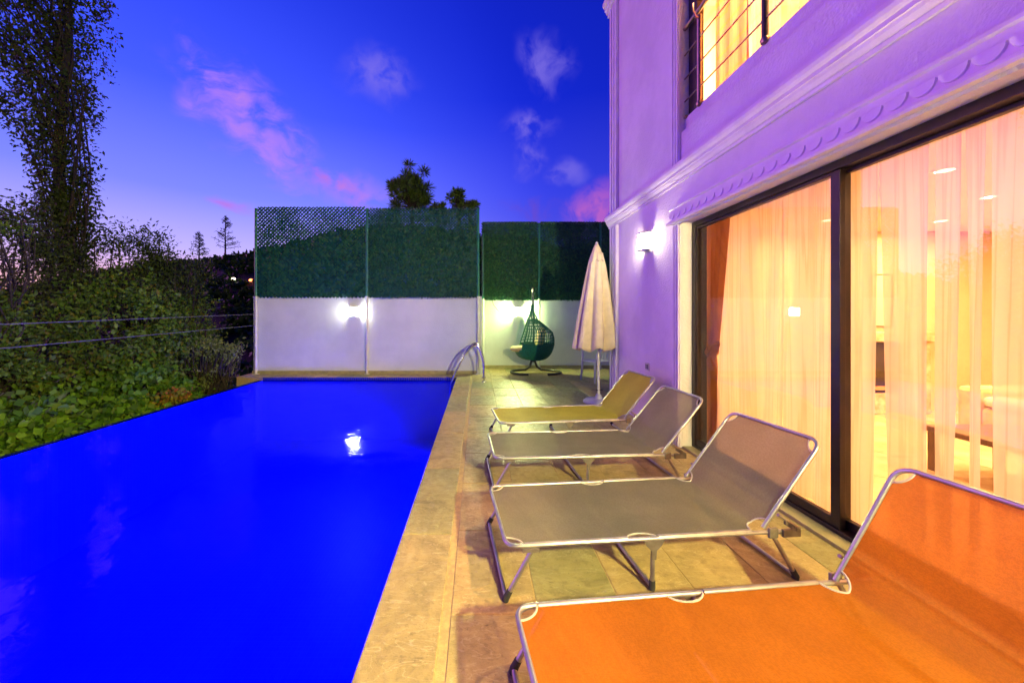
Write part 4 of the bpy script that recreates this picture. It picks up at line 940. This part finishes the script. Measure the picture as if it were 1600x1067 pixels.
# ------------------------------------------------------------------ hanging chair
hx, hy = 1.36, 8.95
e = empty('hanging_chair', (hx, hy, 0), 0, 'green woven hanging egg chair on a black curved stand', 'hanging chair')
cx0, cyr, rr_ = 1.40, 9.02, .60
for s_ in (-1, 1):
    pts = [(cx0+s_*rr_*math.sin(R(an_)), cyr-.42*math.cos(R(an_))-0, .028) for an_ in range(22, 150, 8)]
    pts += [(cx0+s_*.20, cyr+.38, .03), (cx0+s_*.09, cyr+.41, .10), (cx0+s_*.045, cyr+.42, .24), (cx0+s_*.028, cyr+.42, .42)]
    MB().tube(pts, .028, 10).build('base_tube', M['black_steel'], e, True)
MB().tube(fillet([(cx0, cyr+.42, .22), (cx0+.02, cyr+.42, 1.3), (1.36, cyr+.30, 2.05), (1.325, 8.93, 2.06)], .35, 8), .024, 10).build('mast', M['black_steel'], e, True)
sp = MB(); sp.tube([(1.325+.014*math.cos(k*1.3), 8.94+.014*math.sin(k*1.3), 2.04-.004*k) for k in range(60)], .004, 5); sp.tube([(1.325, 8.94, 1.80), (1.32, 8.94, 1.62)], .007, 6); sp.build('spring', M['steel'], e, True)
ax_, az_ = 1.315, 1.63
zs = [.33, .36, .42, .5, .6, .72, .85, 1.0, 1.12, 1.3, 1.45, az_]
xfv = [1.30, 1.08, .97, .91, .87, .90, .95, 1.01, 1.07, 1.17, 1.24, ax_-.01]
xbv = [1.50, 1.62, 1.70, 1.76, 1.80, 1.83, 1.83, 1.79, 1.66, 1.44, 1.36, ax_+.01]
ydv = [.10, .25, .33, .38, .40, .41, .40, .36, .30, .19, .10, .01]
def egg(th, z_):
    xf = np.interp(z_, zs, xfv); xb = np.interp(z_, zs, xbv); yd = np.interp(z_, zs, ydv)
    return Vector(((xf+xb)/2-(xb-xf)/2*math.cos(th), hy-yd*math.sin(th), z_))
TH0 = R(48)
bsk = MB(); zl = np.linspace(.335, .72, 22)
for z_ in zl: bsk.tube([egg(2*math.pi*k/40, z_) if z_ < .58 else egg(TH0+(2*math.pi-2*TH0)*k/40, z_) for k in range(41)], .0105, 5)
for k in range(36): bsk.tube([egg(2*math.pi*k/36, z_) for z_ in np.linspace(.335, .57, 7)], .008, 4)
bsk.build('seat_basket', M['rattan_green'], e, True)
wv_ = MB()
for k in range(31):
    th = TH0+(2*math.pi-2*TH0)*k/30; zt_ = 1.32 if k % 5 else 1.6
    wv_.tube([egg(th, z_)+Vector((0, 0, 0)) for z_ in np.linspace(.6, zt_, 14)], .0085 if k % 5 else .012, 5)
for i, z_ in enumerate((.79, .86, .93, 1.0, 1.07, 1.14, 1.21, 1.30)): wv_.tube([egg(TH0+(2*math.pi-2*TH0)*k/36, z_) for k in range(37)], .0085, 5)
wv_.build('back_weave', M['rattan_green'], e, True)
rim = MB()
for s_ in (1, -1): rim.tube([egg(TH0*s_, z_) for z_ in np.linspace(.56, az_, 18)], .018, 8)
rim.tube([egg(-TH0+2*TH0*k/10, .575) for k in range(11)], .02, 8)
for th in (R(100), R(180), R(260)): rim.tube([egg(th, z_) for z_ in np.linspace(.9, az_, 12)], .013, 6)
rim.build('rim', M['rattan_green'], e, True); MB().blob((ax_, hy, az_-.02), (.045, .045, .07), 10, 8).build('crown_knot', M['rattan_green'], e, True)
for s_, nm in ((0, 'seat_cushion'), (1, 'back_cushion')):
    if s_ == 0: MB().blob((1.10, hy, .60), (.33, .28, .075), 22, 12, .75).build(nm, M['cushion'], e, True)
    else:
        o_ = MB().blob((0, 0, 0), (.09, .27, .24), 18, 12, .7).build(nm, M['cushion'], e, True, world=False); o_.location = (1.50-hx, 0, .88); o_.rotation_euler = (0, R(15), 0)
